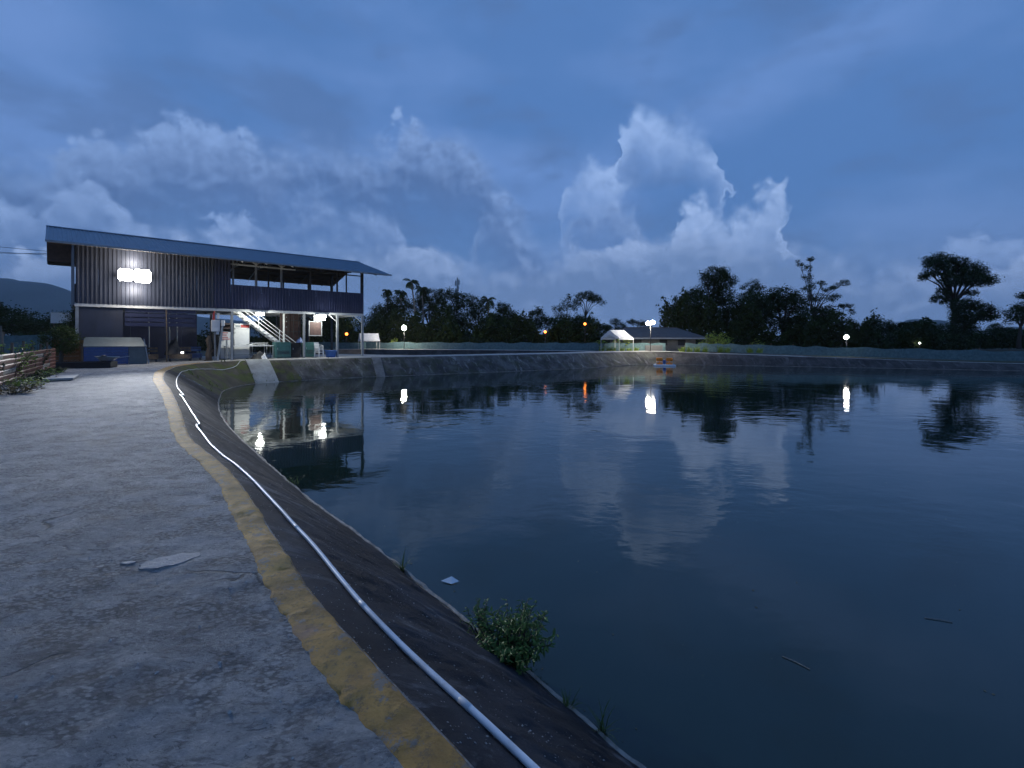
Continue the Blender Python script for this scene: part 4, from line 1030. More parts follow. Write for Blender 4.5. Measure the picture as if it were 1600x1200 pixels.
TREES = [
    ('dark broad tree just right of the house behind the white canopy', 'leaf_d', (-24.78, 92, -0.3), [(0.25, 1.75, 6.32, 3.19, 3.14, 2.21), (-1.96, -1.44, 4.35, 2.7, 1.96, 1.96), (2.45, 0.79, 8.52, 1.96, 1.81, 1.59), (0.86, 0.17, 10.0, 0.86, 0.68, 0.74), (4.66, 0.19, 7.54, 1.47, 1.3, 1.72)], 0.3, 0.34, 1.0),
    ('round dark tree between the tall palm and the telecom mast', 'leaf_d', (-16.73, 98, -0.3), [(0.0, 0.19, 10.52, 1.96, 1.47, 1.44), (-1.05, -0.22, 7.91, 2.61, 2.14, 2.35), (1.57, 0.49, 8.17, 1.83, 1.83, 1.83), (-2.22, 0.63, 9.48, 1.18, 1.02, 1.57), (2.35, -0.17, 5.56, 2.61, 2.04, 1.96)], 0.3, 0.34, 0.9),
    ('flat-topped dark tree directly below the telecom mast', 'leaf_d', (-11.97, 102, -0.3), [(-1.22, -1.51, 11.01, 2.72, 1.93, 1.22), (1.36, -0.08, 10.06, 1.9, 1.51, 1.36), (-2.99, -0.2, 9.79, 1.36, 1.32, 0.95), (0.0, 0.08, 8.16, 2.72, 2.36, 1.5), (-0.95, -1.21, 5.03, 3.81, 2.69, 1.9)], 0.3, 0.36, 0.9),
    ('dark rounded tree right of the flat-topped one', 'leaf_d', (-7.19, 98, -0.3), [(-0.91, -0.3, 9.48, 1.44, 1.07, 1.18), (0.39, 0.03, 7.65, 2.09, 2.09, 1.57), (-1.31, 0.6, 5.56, 2.87, 2.17, 2.09), (3.27, 1.36, 4.91, 2.87, 2.7, 1.96)], 0.28, 0.34, 0.95),
    ('dark tree right of the drooping palm', 'leaf_d', (-1.28, 96, -0.3), [(-0.77, 0.47, 7.79, 1.66, 1.62, 1.15), (0.64, 0.81, 6.0, 2.56, 2.4, 1.54), (-1.92, -0.4, 4.84, 2.3, 2.29, 1.79), (2.82, 1.28, 4.46, 2.3, 1.72, 1.41)], 0.28, 0.34, 0.95),
    ('low dark tree left of the two orange lamps', 'leaf_d', (4.39, 94, -0.3), [(0.38, 0.5, 6.16, 1.63, 1.49, 1.13), (1.88, -0.09, 4.78, 2.01, 1.72, 1.5), (-1.25, -0.03, 4.41, 2.51, 2.45, 1.25), (0.88, 0.0, 7.29, 0.75, 0.71, 0.75)], 0.26, 0.32, 0.9),
    ('thin bare-topped tree left of the umbrella-crowned one', 'leaf_d', (10.89, 95, -0.3), [(-0.25, -0.18, 8.23, 1.01, 0.98, 1.14), (-1.77, 0.55, 7.47, 1.14, 0.96, 0.89), (1.14, 0.06, 7.98, 0.76, 0.74, 1.01), (0.38, 0.1, 9.75, 0.38, 0.32, 0.76), (-1.01, -0.59, 5.83, 1.77, 1.41, 1.01)], 0.16, 0.3, 0.55),
    ('umbrella-crowned tree with fanned branches above the orange lamps', 'leaf_d', (14.19, 95, -0.3), [(1.01, 0.39, 10.51, 1.65, 1.23, 0.76), (-0.51, 0.56, 10.13, 1.14, 0.89, 0.76), (2.66, 0.56, 9.75, 1.14, 0.9, 0.76), (-1.14, 0.56, 8.99, 1.01, 0.92, 0.76), (3.29, 0.0, 8.99, 0.76, 0.65, 0.63), (1.77, 0.21, 9.5, 1.14, 1.0, 0.63)], 0.22, 0.26, 0.75),
    ('dense dark tree below the umbrella crown', 'leaf_d', (12.6, 90, -0.3), [(-0.0, -0.54, 4.66, 2.4, 1.83, 1.56), (2.04, 0.03, 4.3, 1.92, 1.88, 1.32), (-1.8, 0.28, 4.06, 1.92, 1.39, 1.32), (4.2, 0.74, 3.34, 1.92, 1.76, 1.2)], 0.26, 0.34, 1.0),
    ('small distant tree behind the left end of the grey roof', 'leaf_d', (28.25, 130, -0.3), [(-0.17, 0.68, 6.23, 1.39, 1.05, 0.87), (1.21, 0.61, 5.02, 2.08, 1.49, 1.04), (-2.25, 0.32, 4.67, 1.73, 1.36, 0.87)], 0.2, 0.32, 0.9),
    ('small distant tree behind the lamp by the gazebo', 'leaf_d', (32.93, 130, -0.3), [(-0.69, -0.4, 6.23, 1.21, 1.17, 0.69), (1.39, -0.66, 5.89, 1.39, 1.19, 0.87), (3.81, 0.66, 5.54, 1.56, 1.21, 0.87)], 0.2, 0.32, 0.9),
    ('dark tree at the left edge of the big right-hand grove', 'leaf_d', (31.21, 88, -0.3), [(0.47, -0.9, 7.77, 2.58, 2.49, 2.35), (-1.41, -0.2, 5.42, 2.11, 1.93, 2.11), (1.64, -0.79, 9.64, 1.41, 1.14, 1.06), (2.23, -1.02, 5.42, 2.58, 2.33, 2.58)], 0.34, 0.34, 1.0),
    ('tallest rounded tree of the big right-hand grove', 'leaf_d', (38.27, 92, -0.3), [(0.12, -1.29, 13.8, 2.58, 2.54, 1.47), (1.47, -1.4, 12.69, 2.45, 2.25, 1.72), (-1.23, -0.85, 12.69, 1.47, 1.14, 1.23), (-0.49, 1.11, 10.49, 2.94, 2.2, 1.72), (1.96, -0.93, 10.0, 2.45, 2.23, 2.21), (0.0, -0.54, 6.56, 3.93, 2.8, 3.19)], 0.4, 0.34, 0.9),
    ('thin-leaved tree behind the middle of the grove', 'leaf_d', (47.62, 96, -0.3), [(1.02, 0.83, 12.65, 1.41, 1.05, 0.9), (-0.77, -0.85, 11.63, 1.54, 1.23, 0.9), (2.3, 0.16, 11.63, 1.15, 1.06, 1.02), (0.0, -1.31, 9.96, 2.82, 2.26, 1.28)], 0.26, 0.3, 0.6),
    ('wide dark tree in the middle of the grove', 'leaf_d', (41.85, 86, -0.3), [(-0.57, -1.94, 7.63, 3.44, 2.87, 1.95), (1.95, 1.1, 6.26, 3.44, 3.17, 2.29), (-1.72, 1.66, 5.11, 3.44, 3.19, 2.52), (0.8, 1.6, 3.73, 3.67, 3.34, 2.06)], 0.36, 0.36, 1.1),
    ('domed dark tree right of the grove centre', 'leaf_d', (49.51, 88, -0.3), [(0.0, -0.09, 9.64, 2.82, 2.16, 1.64), (-1.64, 0.5, 8.24, 2.58, 2.05, 1.64), (2.11, -1.12, 8.24, 2.35, 1.96, 1.64), (0.23, 1.79, 5.77, 3.99, 2.95, 2.58)], 0.36, 0.36, 1.05),
    ('tall sparse tree with a spire of thin branches at the grove right end', 'leaf_d', (51.74, 84, -0.3), [(-1.34, 0.06, 14.89, 0.56, 0.46, 0.56), (0.45, 0.01, 15.68, 0.45, 0.33, 0.34), (0.22, 0.31, 14.0, 0.56, 0.44, 0.56), (-0.11, 0.11, 12.43, 0.9, 0.74, 0.67), (-0.34, -0.58, 10.64, 1.01, 0.87, 0.9), (2.24, -0.39, 11.42, 0.9, 0.64, 0.34), (3.14, -0.63, 10.41, 1.12, 0.84, 0.34), (4.26, -0.38, 10.64, 0.78, 0.7, 0.34), (6.16, 0.01, 11.42, 0.9, 0.89, 0.56), (1.9, 0.82, 9.07, 1.57, 1.57, 0.67), (4.26, -0.43, 8.84, 1.34, 1.12, 0.56), (6.27, -0.4, 7.5, 1.34, 1.18, 0.45), (3.14, 0.23, 7.05, 1.57, 1.47, 0.67), (7.95, 0.11, 6.6, 0.45, 0.35, 0.45), (4.82, -0.14, 5.93, 1.57, 1.35, 0.56)], 0.24, 0.28, 0.6),
    ('bushy dark tree under the sparse spire tree', 'leaf_d', (54.47, 86, -0.3), [(-1.49, -1.77, 5.57, 2.98, 2.12, 1.83), (1.72, -0.3, 4.88, 2.75, 2.02, 1.61), (-2.87, 0.86, 3.73, 3.21, 2.48, 1.83), (4.93, -0.88, 4.19, 1.83, 1.38, 1.15)], 0.3, 0.36, 1.05),
    ('low rounded dark tree right of the small white pond lamp', 'leaf_d', (82.08, 108, -0.3), [(0.29, -0.84, 4.78, 2.59, 1.98, 1.44), (-1.73, 0.05, 3.77, 2.02, 1.69, 1.3), (2.88, -0.39, 3.92, 1.73, 1.54, 1.15), (0.72, -0.99, 2.76, 2.88, 2.8, 1.15)], 0.3, 0.36, 1.0),
    ('tall dark tree with spreading flat crown standing alone on the right', 'leaf_d', (96.6, 105, -0.3), [(-1.68, 1.71, 19.12, 3.08, 2.83, 1.54), (-4.2, -0.19, 17.86, 2.38, 2.03, 1.4), (0.84, 0.25, 18.42, 2.52, 1.8, 1.26), (-5.32, -0.17, 15.9, 1.68, 1.44, 0.98), (-2.52, -0.75, 16.18, 1.96, 1.43, 1.26), (-6.44, 0.41, 15.34, 1.12, 0.91, 0.7), (1.68, 0.06, 16.18, 2.8, 2.73, 1.68), (4.48, 0.37, 16.46, 2.8, 2.2, 1.96), (6.72, 1.06, 15.62, 1.82, 1.48, 1.68), (3.08, -2.1, 14.22, 3.64, 3.3, 1.26), (-1.4, -1.34, 14.22, 2.8, 2.22, 1.12), (7.84, 0.4, 14.22, 0.98, 0.88, 0.84), (-3.08, -0.73, 11.42, 1.26, 1.05, 1.54), (-4.2, -0.09, 10.58, 0.84, 0.71, 0.84), (-2.52, -0.29, 10.02, 0.84, 0.74, 0.7), (3.08, -0.72, 11.7, 1.4, 1.1, 0.7)], 0.5, 0.34, 1.0),
    ('dense creeper-clad tree below the tall spreading crown', 'leaf_d', (95.2, 102, -0.3), [(0.41, -0.41, 8.97, 2.72, 2.67, 1.22), (-0.41, -1.38, 6.8, 2.72, 2.52, 1.9), (-0.68, -1.05, 4.08, 2.86, 2.49, 2.45), (-0.27, -0.35, 1.63, 2.72, 2.28, 1.9), (5.44, 0.46, 8.16, 1.5, 1.22, 1.09), (6.53, -0.56, 7.07, 1.22, 0.9, 1.36), (4.76, -0.68, 6.39, 1.36, 1.3, 1.09)], 0.5, 0.36, 1.3),
    ('dark tree cut by the right edge of the picture', 'leaf_d', (97.15, 92, -0.3), [(-0.25, 0.29, 6.81, 1.72, 1.7, 1.23), (1.59, 0.4, 7.54, 1.72, 1.21, 1.47), (-1.23, 0.23, 5.33, 1.23, 1.14, 0.86), (2.21, 0.46, 10.0, 1.72, 1.46, 0.74), (2.82, -0.42, 5.33, 2.45, 2.05, 1.47)], 0.3, 0.34, 0.85),
    ('low far tree right of the small hill', 'leaf_d', (117.0, 135, -0.3), [(-0.72, 1.03, 3.7, 2.88, 2.25, 1.44), (-3.6, 0.08, 2.98, 2.52, 2.13, 1.08), (2.88, 1.38, 4.42, 2.52, 2.37, 1.44), (0.9, 2.24, 1.9, 4.32, 4.11, 1.44)], 0.25, 0.38, 1.0),
    ('low far tree between the lone tall tree and the picture edge', 'leaf_d', (136.8, 135, -0.3), [(-1.44, -0.53, 4.78, 2.16, 1.66, 1.08), (1.8, -0.04, 3.7, 2.88, 2.24, 1.26), (-2.7, -0.28, 2.98, 3.24, 2.93, 1.44), (4.5, 1.27, 3.34, 2.52, 2.21, 1.26)], 0.25, 0.38, 0.9),
    ('low far tree below the small hill', 'leaf_d', (114.8, 140, -0.3), [(-0.56, 1.0, 3.39, 2.61, 1.9, 1.12), (-2.8, -0.45, 2.46, 2.61, 2.61, 1.12), (2.43, -1.11, 2.27, 2.61, 2.16, 1.12)], 0.25, 0.38, 0.9),
    ('dark tree behind the left end of the house', 'leaf_d', (-61.17, 62, -0.3), [(-1.65, -1.72, 4.21, 3.31, 2.4, 1.49), (2.07, 1.18, 3.8, 2.48, 2.47, 1.32), (0.0, 0.66, 2.97, 3.72, 2.75, 1.16)], 0.3, 0.3, 0.9),
    ('dark tree at the far left edge beyond the red fence', 'leaf_d', (-56.16, 52, -0.3), [(-0.69, -0.58, 4.53, 2.36, 1.81, 1.39), (2.08, 0.51, 3.29, 2.5, 2.26, 0.97), (-2.77, -0.2, 5.23, 2.77, 2.38, 1.66)], 0.3, 0.28, 0.9),
    ('dark tree standing behind the house seen through the ground floor', 'leaf_d', (-28.16, 66, -0.3), [(-0.88, -1.64, 3.92, 3.52, 3.04, 1.23), (3.52, 1.62, 4.36, 2.99, 2.77, 1.41), (-3.52, -1.54, 3.31, 3.17, 2.71, 1.06), (1.32, 0.59, 5.42, 2.29, 1.78, 1.06)], 0.3, 0.32, 0.9),
    ('tree with dull green crown crowding the left corner of the house', 'leaf_m', (-27.33, 30.5, -0.03), [(0.0, 0.31, 3.66, 0.65, 0.55, 0.57), (-0.33, 0.18, 2.85, 0.73, 0.6, 0.57), (0.41, 0.29, 2.93, 0.49, 0.46, 0.49), (-0.81, 0.06, 2.16, 0.65, 0.48, 0.45), (-0.08, -0.05, 1.96, 0.73, 0.52, 0.49)], 0.14, 0.13, 0.9),
    ('bushy low tree left of the blue shed', 'leaf_m', (-25.85, 27.5, -0.03), [(0.04, 0.07, 1.92, 0.59, 0.57, 0.44), (-0.48, -0.2, 1.56, 0.51, 0.44, 0.37), (0.55, -0.01, 1.56, 0.51, 0.42, 0.4), (0.11, 0.15, 1.12, 0.59, 0.58, 0.33)], 0.1, 0.12, 0.8),
]
PALMS = [
    ('tall coconut palm with pale trunk right of the bright pond lamp', (-17.60, 88, -.3), (-18.42, 88, 11.81), 1.94),
    ('short coconut palm left of the tall one', (-21.83, 92, -.3), (-21.34, 92, 10.19), 1.84),
    ('coconut palm crowded against the tall one', (-17.92, 96, -.3), (-18.05, 96, 11.33), 1.92),
    ('drooping palm right of the telecom mast', (-4.44, 90, -.3), (-4.56, 90, 8.56), 2.34),
    ('low palm near the drooping palm', (0.00, 88, -.3), (0.35, 88, 4.89), 1.58),
    ('palm beside the orange lamp', (7.80, 86, -.3), (7.57, 86, 4.81), 1.38),
    ('small palm left of the tall coconut palm', (-25.35, 98, -.3), (-25.48, 98, 11.01), 1.57),
]
for i, (lab, m, base, lobes, tr, leaf, dens) in enumerate(TREES):
    far = base[1] > 40
    o = empty('broadleaf_tree', base, 0, lab, 'tree', 'trees beyond the ponds' if far else None)
    trunk_mb(lobes, tr, i).build('trunk', MAT['bark'], o, True)
    link_mesh('crown', leaf_cloud('crown', lobes, leaf, dens, 100+i), MAT[m], o)
def palm(lab, base, top, rad, seed):
    r = random.Random(seed); o = empty('coconut_palm', base, 0, lab, 'palm', 'palms beyond the second pond')
    b, t = Vector((0, 0, -.2)), Vector(top)-Vector(base); h = t.z
    mb = MB(); mb.tube([b, b.lerp(t, .33)+Vector((.25, 0, 0)), b.lerp(t, .7)+Vector((.2, 0, 0)), t], [.24, .17, .14, .12], 8); mb.build('trunk', MAT['palmbark'], o, True)
    V = []; F = []
    nf = 19
    for k in range(nf):
        az = 2*math.pi*k/nf*1.62+r.uniform(-.2, .2); el0 = r.uniform(.15, 1.35) if k % 3 else r.uniform(-.3, .3); L = rad*r.uniform(.85, 1.15)
        d = Vector((math.cos(az), math.sin(az), 0)); p = t.copy(); pts = []; e = el0; n = 12
        for s in range(n+1):
            pts.append(p.copy()); p = p+(d*math.cos(e)+Vector((0, 0, math.sin(e))))*(L/n); e -= (.9+.75*r.random())*1.7/n
        side = d.cross(Vector((0, 0, 1)))
        for s in range(n):
            w = .055
            a = len(V); V += [pts[s]-side*w*.5, pts[s]+side*w*.5, pts[s+1]+side*w*.4, pts[s+1]-side*w*.4]; F.append((a, a+1, a+2, a+3))
            ll = L*.30*math.sin(math.pi*min(.95, (s+1.2)/(n+.8)))
            for q in range(2):
                c = pts[s].lerp(pts[s+1], q*.5); dn = (pts[s+1]-pts[s]).normalized()
                for sg in (-1, 1):
                    tip = c+side*sg*ll*.75+dn*ll*.5-Vector((0, 0, ll*r.uniform(.35, .75)))
                    a = len(V); V += [c-dn*.05, c+dn*.05, tip+dn*.015, tip-dn*.015]; F.append((a, a+1, a+2, a+3))
    me = bpy.data.meshes.new('crown'); me.from_pydata(V, [], F); me.update(); link_mesh('crown', me, MAT['leaf_d'], o)
for i, (lab, base, top, rad) in enumerate(PALMS): palm(lab, base, top, rad, 40+i)

# dense undergrowth closing the view below the crowns (reads as one mass)
def undergrowth(name, segs, leaf, n, label, m='leaf_d', seed=1):
    r = np.random.default_rng(seed); P = []
    for (x0, y0, x1, y1, h, dep) in segs:
        k = int(n*math.hypot(x1-x0, y1-y0)); t = r.random(k)
        x = x0+(x1-x0)*t+r.normal(size=k)*.3; y = y0+(y1-y0)*t+r.random(k)*dep
        hh = np.array([h*(.62+.75*fbm((xx*.22, yy*.1, 3.3), 3)) for xx, yy in zip(x, y)])
        P.append(np.stack([x, y, -.5+np.maximum(.4, hh)*r.random(k)**.75], 1))
    P = np.concatenate(P); n = len(P)
    a = r.normal(size=(n, 3)); a /= np.linalg.norm(a, axis=1)[:, None]
    b = np.cross(a, r.normal(size=(n, 3))); b /= np.linalg.norm(b, axis=1)[:, None]
    L = leaf*r.uniform(.6, 1.3, n)[:, None]; W = L*.55
    V = np.stack([P-a*L*.5, P+b*W*.5, P+a*L*.5, P-b*W*.5], 1).reshape(-1, 3)
    me = npmesh(name, V, np.arange(4*n).reshape(-1, 4))
    tag(link_mesh(name, me, MAT[m]), label, 'undergrowth', kind='stuff')
undergrowth('undergrowth', [(-44, 84, -8, 82, 7.5, 5), (-8, 82, 14, 80, 6.0, 5), (14, 84, 26, 84, 3.2, 3)], .55, 620, 'dark undergrowth below the trees behind the second pond', seed=3)
undergrowth('undergrowth', [(26, 80, 60, 78, 9.0, 5), (60, 80, 84, 88, 4.5, 4), (80, 92, 130, 104, 3.6, 4)], .55, 620, 'dark undergrowth below the grove and trees across the big pond', seed=5)
undergrowth('undergrowth', [(-75, 58, -30, 62, 3.0, 4), (-62, 44, -40, 50, 2.2, 3)], .4, 300, 'dark undergrowth beyond the left end of the house', seed=8)

# ---------------------------------------------------------------- hills
def hill(name, prof, dist, depth):
    """prof: (x, z) crest"""
    V = []; n = len(prof); rows = 7
    for j in range(rows):
        f = j/(rows-1)
        for x, z in prof:
            zz = -6+(z+6)*math.sin(f*math.pi*.5)
            V.append((x, dist-depth*(1-f), zz+(8*fbm((x*.006, j*.9, dist*.01), 4) if 0 < j else 0)))
    F = [(j*n+i, j*n+i+1, (j+1)*n+i+1, (j+1)*n+i) for j in range(rows-1) for i in range(n-1)]
    tag(MB().add(V, F).build(name, MAT['hill'], None, True), kind='structure')
xs = np.linspace(-4600, 400, 110)
hill('hill_left', [(x, 190+190*math.exp(-((x+3300)/700)**2)-.06*max(0, x+2900)+24*fbm((x*.002, 1, 2), 4)) for x in xs], 3100, 900)
xs = np.linspace(400, 3600, 110)
hill('hill_right', [(x, 20+95*math.exp(-((x-2560)/190)**2)+40*math.exp(-((x-3200)/200)**2)+14*fbm((x*.004, 5, 2), 4)) for x in xs], 3050, 500)

# ---------------------------------------------------------------- fences, gazebos, lamps and other things round the ponds
def net_fence(lab, pts, h, name='net_fence', step=2.4, sag=.07, zs=None):
    o = empty(name, (pts[0][0], pts[0][1], 0), 0, lab, 'fence'); ox, oy = pts[0]
    k = 0; r = random.Random(len(pts)*7)
    for i in range(len(pts)-1):
        a, b = pts[i], pts[i+1]; za, zb = (zs[i], zs[i+1]) if zs else (-.1, -.1)
        L = math.hypot(b[0]-a[0], b[1]-a[1]); n = max(1, round(L/step)); d = ((b[0]-a[0])/L, (b[1]-a[1])/L)
        for s in range(n):
            V = []; m = 7
            for q in range(m+1):
                f = (s+q/m)/n; x = a[0]+(b[0]-a[0])*f-ox; y = a[1]+(b[1]-a[1])*f-oy; z = za+(zb-za)*f
                top = h+.06*math.sin(f*19+i)-sag*math.sin(math.pi*q/m)*r.uniform(.5, 1.2)
                bul = .07*math.sin(math.pi*q/m)*r.uniform(-1, 1)
                V += [(x, y, z), (x-d[1]*bul, y+d[0]*bul, z+top*.5), (x, y, z+top)]
            MB().add(V, [(3*q+e, 3*q+3+e, 3*q+4+e, 3*q+1+e) for q in range(m) for e in (0, 1)]).build('net_panel', MAT['net'], o, True)
            x, y, z = a[0]+(b[0]-a[0])*s/n-ox, a[1]+(b[1]-a[1])*s/n-oy, za+(zb-za)*s/n
            MB().tube([(x, y+.05, z-.1), (x+r.uniform(-.04, .04), y+.05, z+h+r.uniform(.05, .3))], .035, 6).build('fence_post', MAT['wood'], o)
            k += 1
net_fence('green net fence behind the second pond, left of the gazebo', [(-46, 66), (-22, 72.5), (-6, 67.2), (6, 63.6), (13.5, 61.8), (19.5, 61.0)], 1.08)
net_fence('green net fence along the far right bank of the big pond', [(21.5, 59.6), (26, 57.4), (34, 53.6), (47, 48.2), (64, 41.5)], 1.02, zs=[-.05, -.12, -.36, -.66, -.70])
net_fence('green net fence at the far left behind the red sheet fence', [(-38, 26), (-27.5, 32.5)], 1.9)

def gazebo(lab, x, y, rz, w, l, eave, ridge, z0):
    o = empty('canopy_gazebo', (x, y, z0), rz, lab, 'gazebo', 'white canopy gazebos')
    cp = MB(); n = 8
    for s in (-1, 1):
        V = []
        for k in range(n+1):
            yy = -l/2+l*k/n
            for q in range(5):
                f = q/4; V.append((s*w/2*f, yy, ridge-(ridge-eave)*f-.05*math.sin(math.pi*f)-.02*math.sin(math.pi*k/n*4)**2))
        cp.add(V, [(5*k+q, 5*k+q+1, 5*k+q+6, 5*k+q+5) for k in range(n) for q in range(4)])
    cp.build('canopy', MAT['canvas'], o, True)
    for s in (-1, 1):
        MB().quad((s*w/2, -l/2, eave), (s*w/2, l/2, eave), (s*(w/2+.01), l/2, eave-.22), (s*(w/2+.01), -l/2, eave-.22)).build('valance', MAT['canvas'], o)
        e = s*l/2
        MB().add([(-w/2, e, eave), (0, e, ridge), (w/2, e, eave), (w/2, e*1.002, eave-.2), (0, e*1.002, ridge-.62), (-w/2, e*1.002, eave-.2)], [(0, 1, 4, 5), (1, 2, 3, 4)]).build('gable', MAT['canvas'], o)
    for sx in (-1, 1):
        for yy in ((-l/2, 0, l/2) if l > 3.2 else (-l/2, l/2)): MB().tube([(sx*w/2*.985, yy*.985, 0), (sx*w/2*.985, yy*.985, eave)], .028, 6).build('leg', MAT['steel_w'], o)
    MB().tube([(0, -l/2*.98, ridge-.06), (0, l/2*.98, ridge-.06)], .022, 6).build('ridge_pole', MAT['steel_w'], o)
gazebo('white canvas gazebo beside the bright lamp post at the far pond corner', 13.0, 59.4, R(-52), 2.9, 2.7, 1.62, 2.62, -.03)
gazebo('smaller white canvas gazebo across the second pond, right of the house', -20.8, 69.8, R(-62), 1.9, 2.7, 1.40, 2.35, -.08)

def pole_lamp(lab, x, y, z0, h, m, power, color, heads=1, r=.14, name='pole_lamp'):
    o = empty(name, (x, y, z0), 0, lab, 'lamp')
    MB().tube([(0, 0, 0), (.02, 0, h*.5), (0, 0, h-.05)], [.05, .045, .035], 8).build('pole', MAT['steel_d'], o, True)
    for k in range(heads):
        dx = (k-(heads-1)/2)*.56; zz = h+r*.9+.1*k
        hd = MB().lathe([(.02, zz-r*1.12), (r*.45, zz-r*1.05), (r*.5, zz-r*.9), (r*.42, zz-r*.86)], (dx, 0, 0), 14).build('lamp_socket', MAT['steel_d'], o, True)
        MB().lathe([(0, zz-r)]+[(r*math.sin(math.pi*q/9), zz-r*math.cos(math.pi*q/9)) for q in range(1, 9)]+[(0, zz+r)], (dx, 0, 0), 14).build('bulb', MAT[m], hd, True)
        if heads > 1: MB().bar((0, 0, h-.12), (dx, 0, zz-r*1.08), .035).build('bracket', MAT['steel_d'], o)
    if power:
        ld = bpy.data.lights.new('lamp_light', 'POINT'); ld.energy = power; ld.color = color; ld.shadow_soft_size = .2
        lo = bpy.data.objects.new('lamp_light', ld); col.objects.link(lo); lo.parent = o; lo.location = (0, -.5, h-.30)
    return o
pole_lamp('bright double-headed lamp on a thin pole beside the far gazebo', 16.7, 57.9, 0, 3.15, 'globe', 0, (1, .93, .78), 2, .24)
pole_lamp('bright single lamp on a pole across the second pond', -15.6, 69.4, -.08, 2.85, 'globe', 0, (1, .90, .68), 1, .32)
pole_lamp('small white lamp on a pole behind the right-hand net fence', 37.2, 53.4, -.5, 2.0, 'globe_s', 0, (1, .96, .9), 1, .22)
pole_lamp('faint white lamp far beyond the right-hand fence', 70.5, 83, -.6, 1.2, 'bulb', 0, (1, .97, .92), 1, .12)
pole_lamp('orange street lamp among the dark trees, left one of two', 5.5, 79.5, -.3, 2.7, 'sodium', 4, (1, .30, .04), 1, .22)
pole_lamp('orange street lamp among the dark trees, right one of two', 12.0, 79, -.3, 4.0, 'sodium', 4, (1, .28, .04), 1, .22)
pole_lamp('orange lamp seen below the house deck near the canopy gazebo', -25.5, 74, -.3, 2.3, 'sodium', 4, (1, .34, .06), 1, .22)

# floodlights on the house wall
def flood():
    o = BT('flood_light', 15.6, -.16, 'twin white floodlight glaring from the upper wall of the house', 'floodlight', None, 5.45)
    MB().box(-.95, .95, .0, .05, -.03, .05).build('bracket', MAT['steel_d'], o)
    for dx, w_, tz in ((-.42, .46, 8), (.42, .40, -5)):
        hd = MB().add([(dx+w_*x, .30+.16*(k == 0)-.10*z*.5, .07+.44*z*(1 if w_ > .4 else .88)) for k in range(2) for x, z in ((-1, -.6), (-.75, -1), (.75, -1), (1, -.6), (1, .6), (.75, 1), (-.75, 1), (-1, .6))],
                      [tuple(range(8)), tuple(range(15, 7, -1))]+[(i_, i_+8, (i_+1) % 8+8, (i_+1) % 8) for i_ in range(8)]).build('housing', MAT['steel_d'], o)
        MB().add([(dx+w_*.93*x, .475-.10*z*.5, .07+.41*z*(1 if w_ > .4 else .88)) for x, z in ((-1, -.6), (-.75, -1), (.75, -1), (1, -.6), (1, .6), (.75, 1), (-.75, 1), (-1, .6))], [tuple(range(8))]).build('lens', MAT['flood'], hd)
        MB().bar((dx, .05, .02), (dx, .31, .06), .07).build('arm', MAT['steel_d'], o)
    ld = bpy.data.lights.new('flood_beam', 'SPOT'); ld.energy = 23000; ld.color = (.93, .96, 1.); ld.spot_size = R(56); ld.spot_blend = 1.0; ld.shadow_soft_size = .35
    lo = bpy.data.objects.new('flood_beam', ld); col.objects.link(lo); lo.parent = o; lo.location = (0, .75, .05)
    for pos in ((.0, .75, .95), (-.1, .75, -.75)):  # added point lights, above and below the heads, wash the wall with glare
        sd = bpy.data.lights.new('flood_glare_fill', 'POINT'); sd.energy = 170; sd.color = (1, .93, .82); sd.shadow_soft_size = .25
        so = bpy.data.objects.new('flood_glare_fill', sd); col.objects.link(so); so.parent = o; so.location = pos
    # aimed out along the path
    tgt = Vector((9.0, -4.0, 3.2)); src = BL(15.6, -.6, 5.5)
    q = (src-tgt).to_track_quat('Z', 'Y').to_matrix() 
    lo.rotation_euler = (Matrix.Rotation(-BROT, 3, 'Z') @ q).to_euler()
flood()
def tube_light(lab, t, b, z, power, w=.6):
    o = BT('deck_light', t, b, lab, 'lamp', 'lights under the deck edge', z)
    MB().bevbox(-w/2, w/2, -.06, .06, .02, .12, .012).build('housing', MAT['plastic_w'], o)
    MB().tube([(-w/2+.02, 0, -.02), (w/2-.02, 0, -.02)], .055, 10).build('tube', MAT['tubelit'], o, True)
    ld = bpy.data.lights.new('deck_glow', 'POINT'); ld.energy = power; ld.color = (.97, 1, .92); ld.shadow_soft_size = .12
    lo = bpy.data.objects.new('deck_glow', ld); col.objects.link(lo); lo.parent = o; lo.location = (0, .12, -.2)
tube_light('lit fluorescent light under the deck above the staircase', 8.2, -.25, 3.36, 200)
tube_light('lit fluorescent light under the deck above the hanging sign', 3.55, -.25, 3.36, 200)
# torch on the bench
o = BT('torch', 12.95, .3, 'small lit torch lying on the bench by the dark heap', 'torch', None, .52)
MB().tube([(0, 0, .06), (.22, 0, .06)], .03, 8).build('handle', MAT['steel_d'], o); MB().lathe([(0, .0), (.07, .0), (.085, .1), (0, .12)], (-.02, .02, .02), 10).build('lens', MAT['glass_w'], o, True)

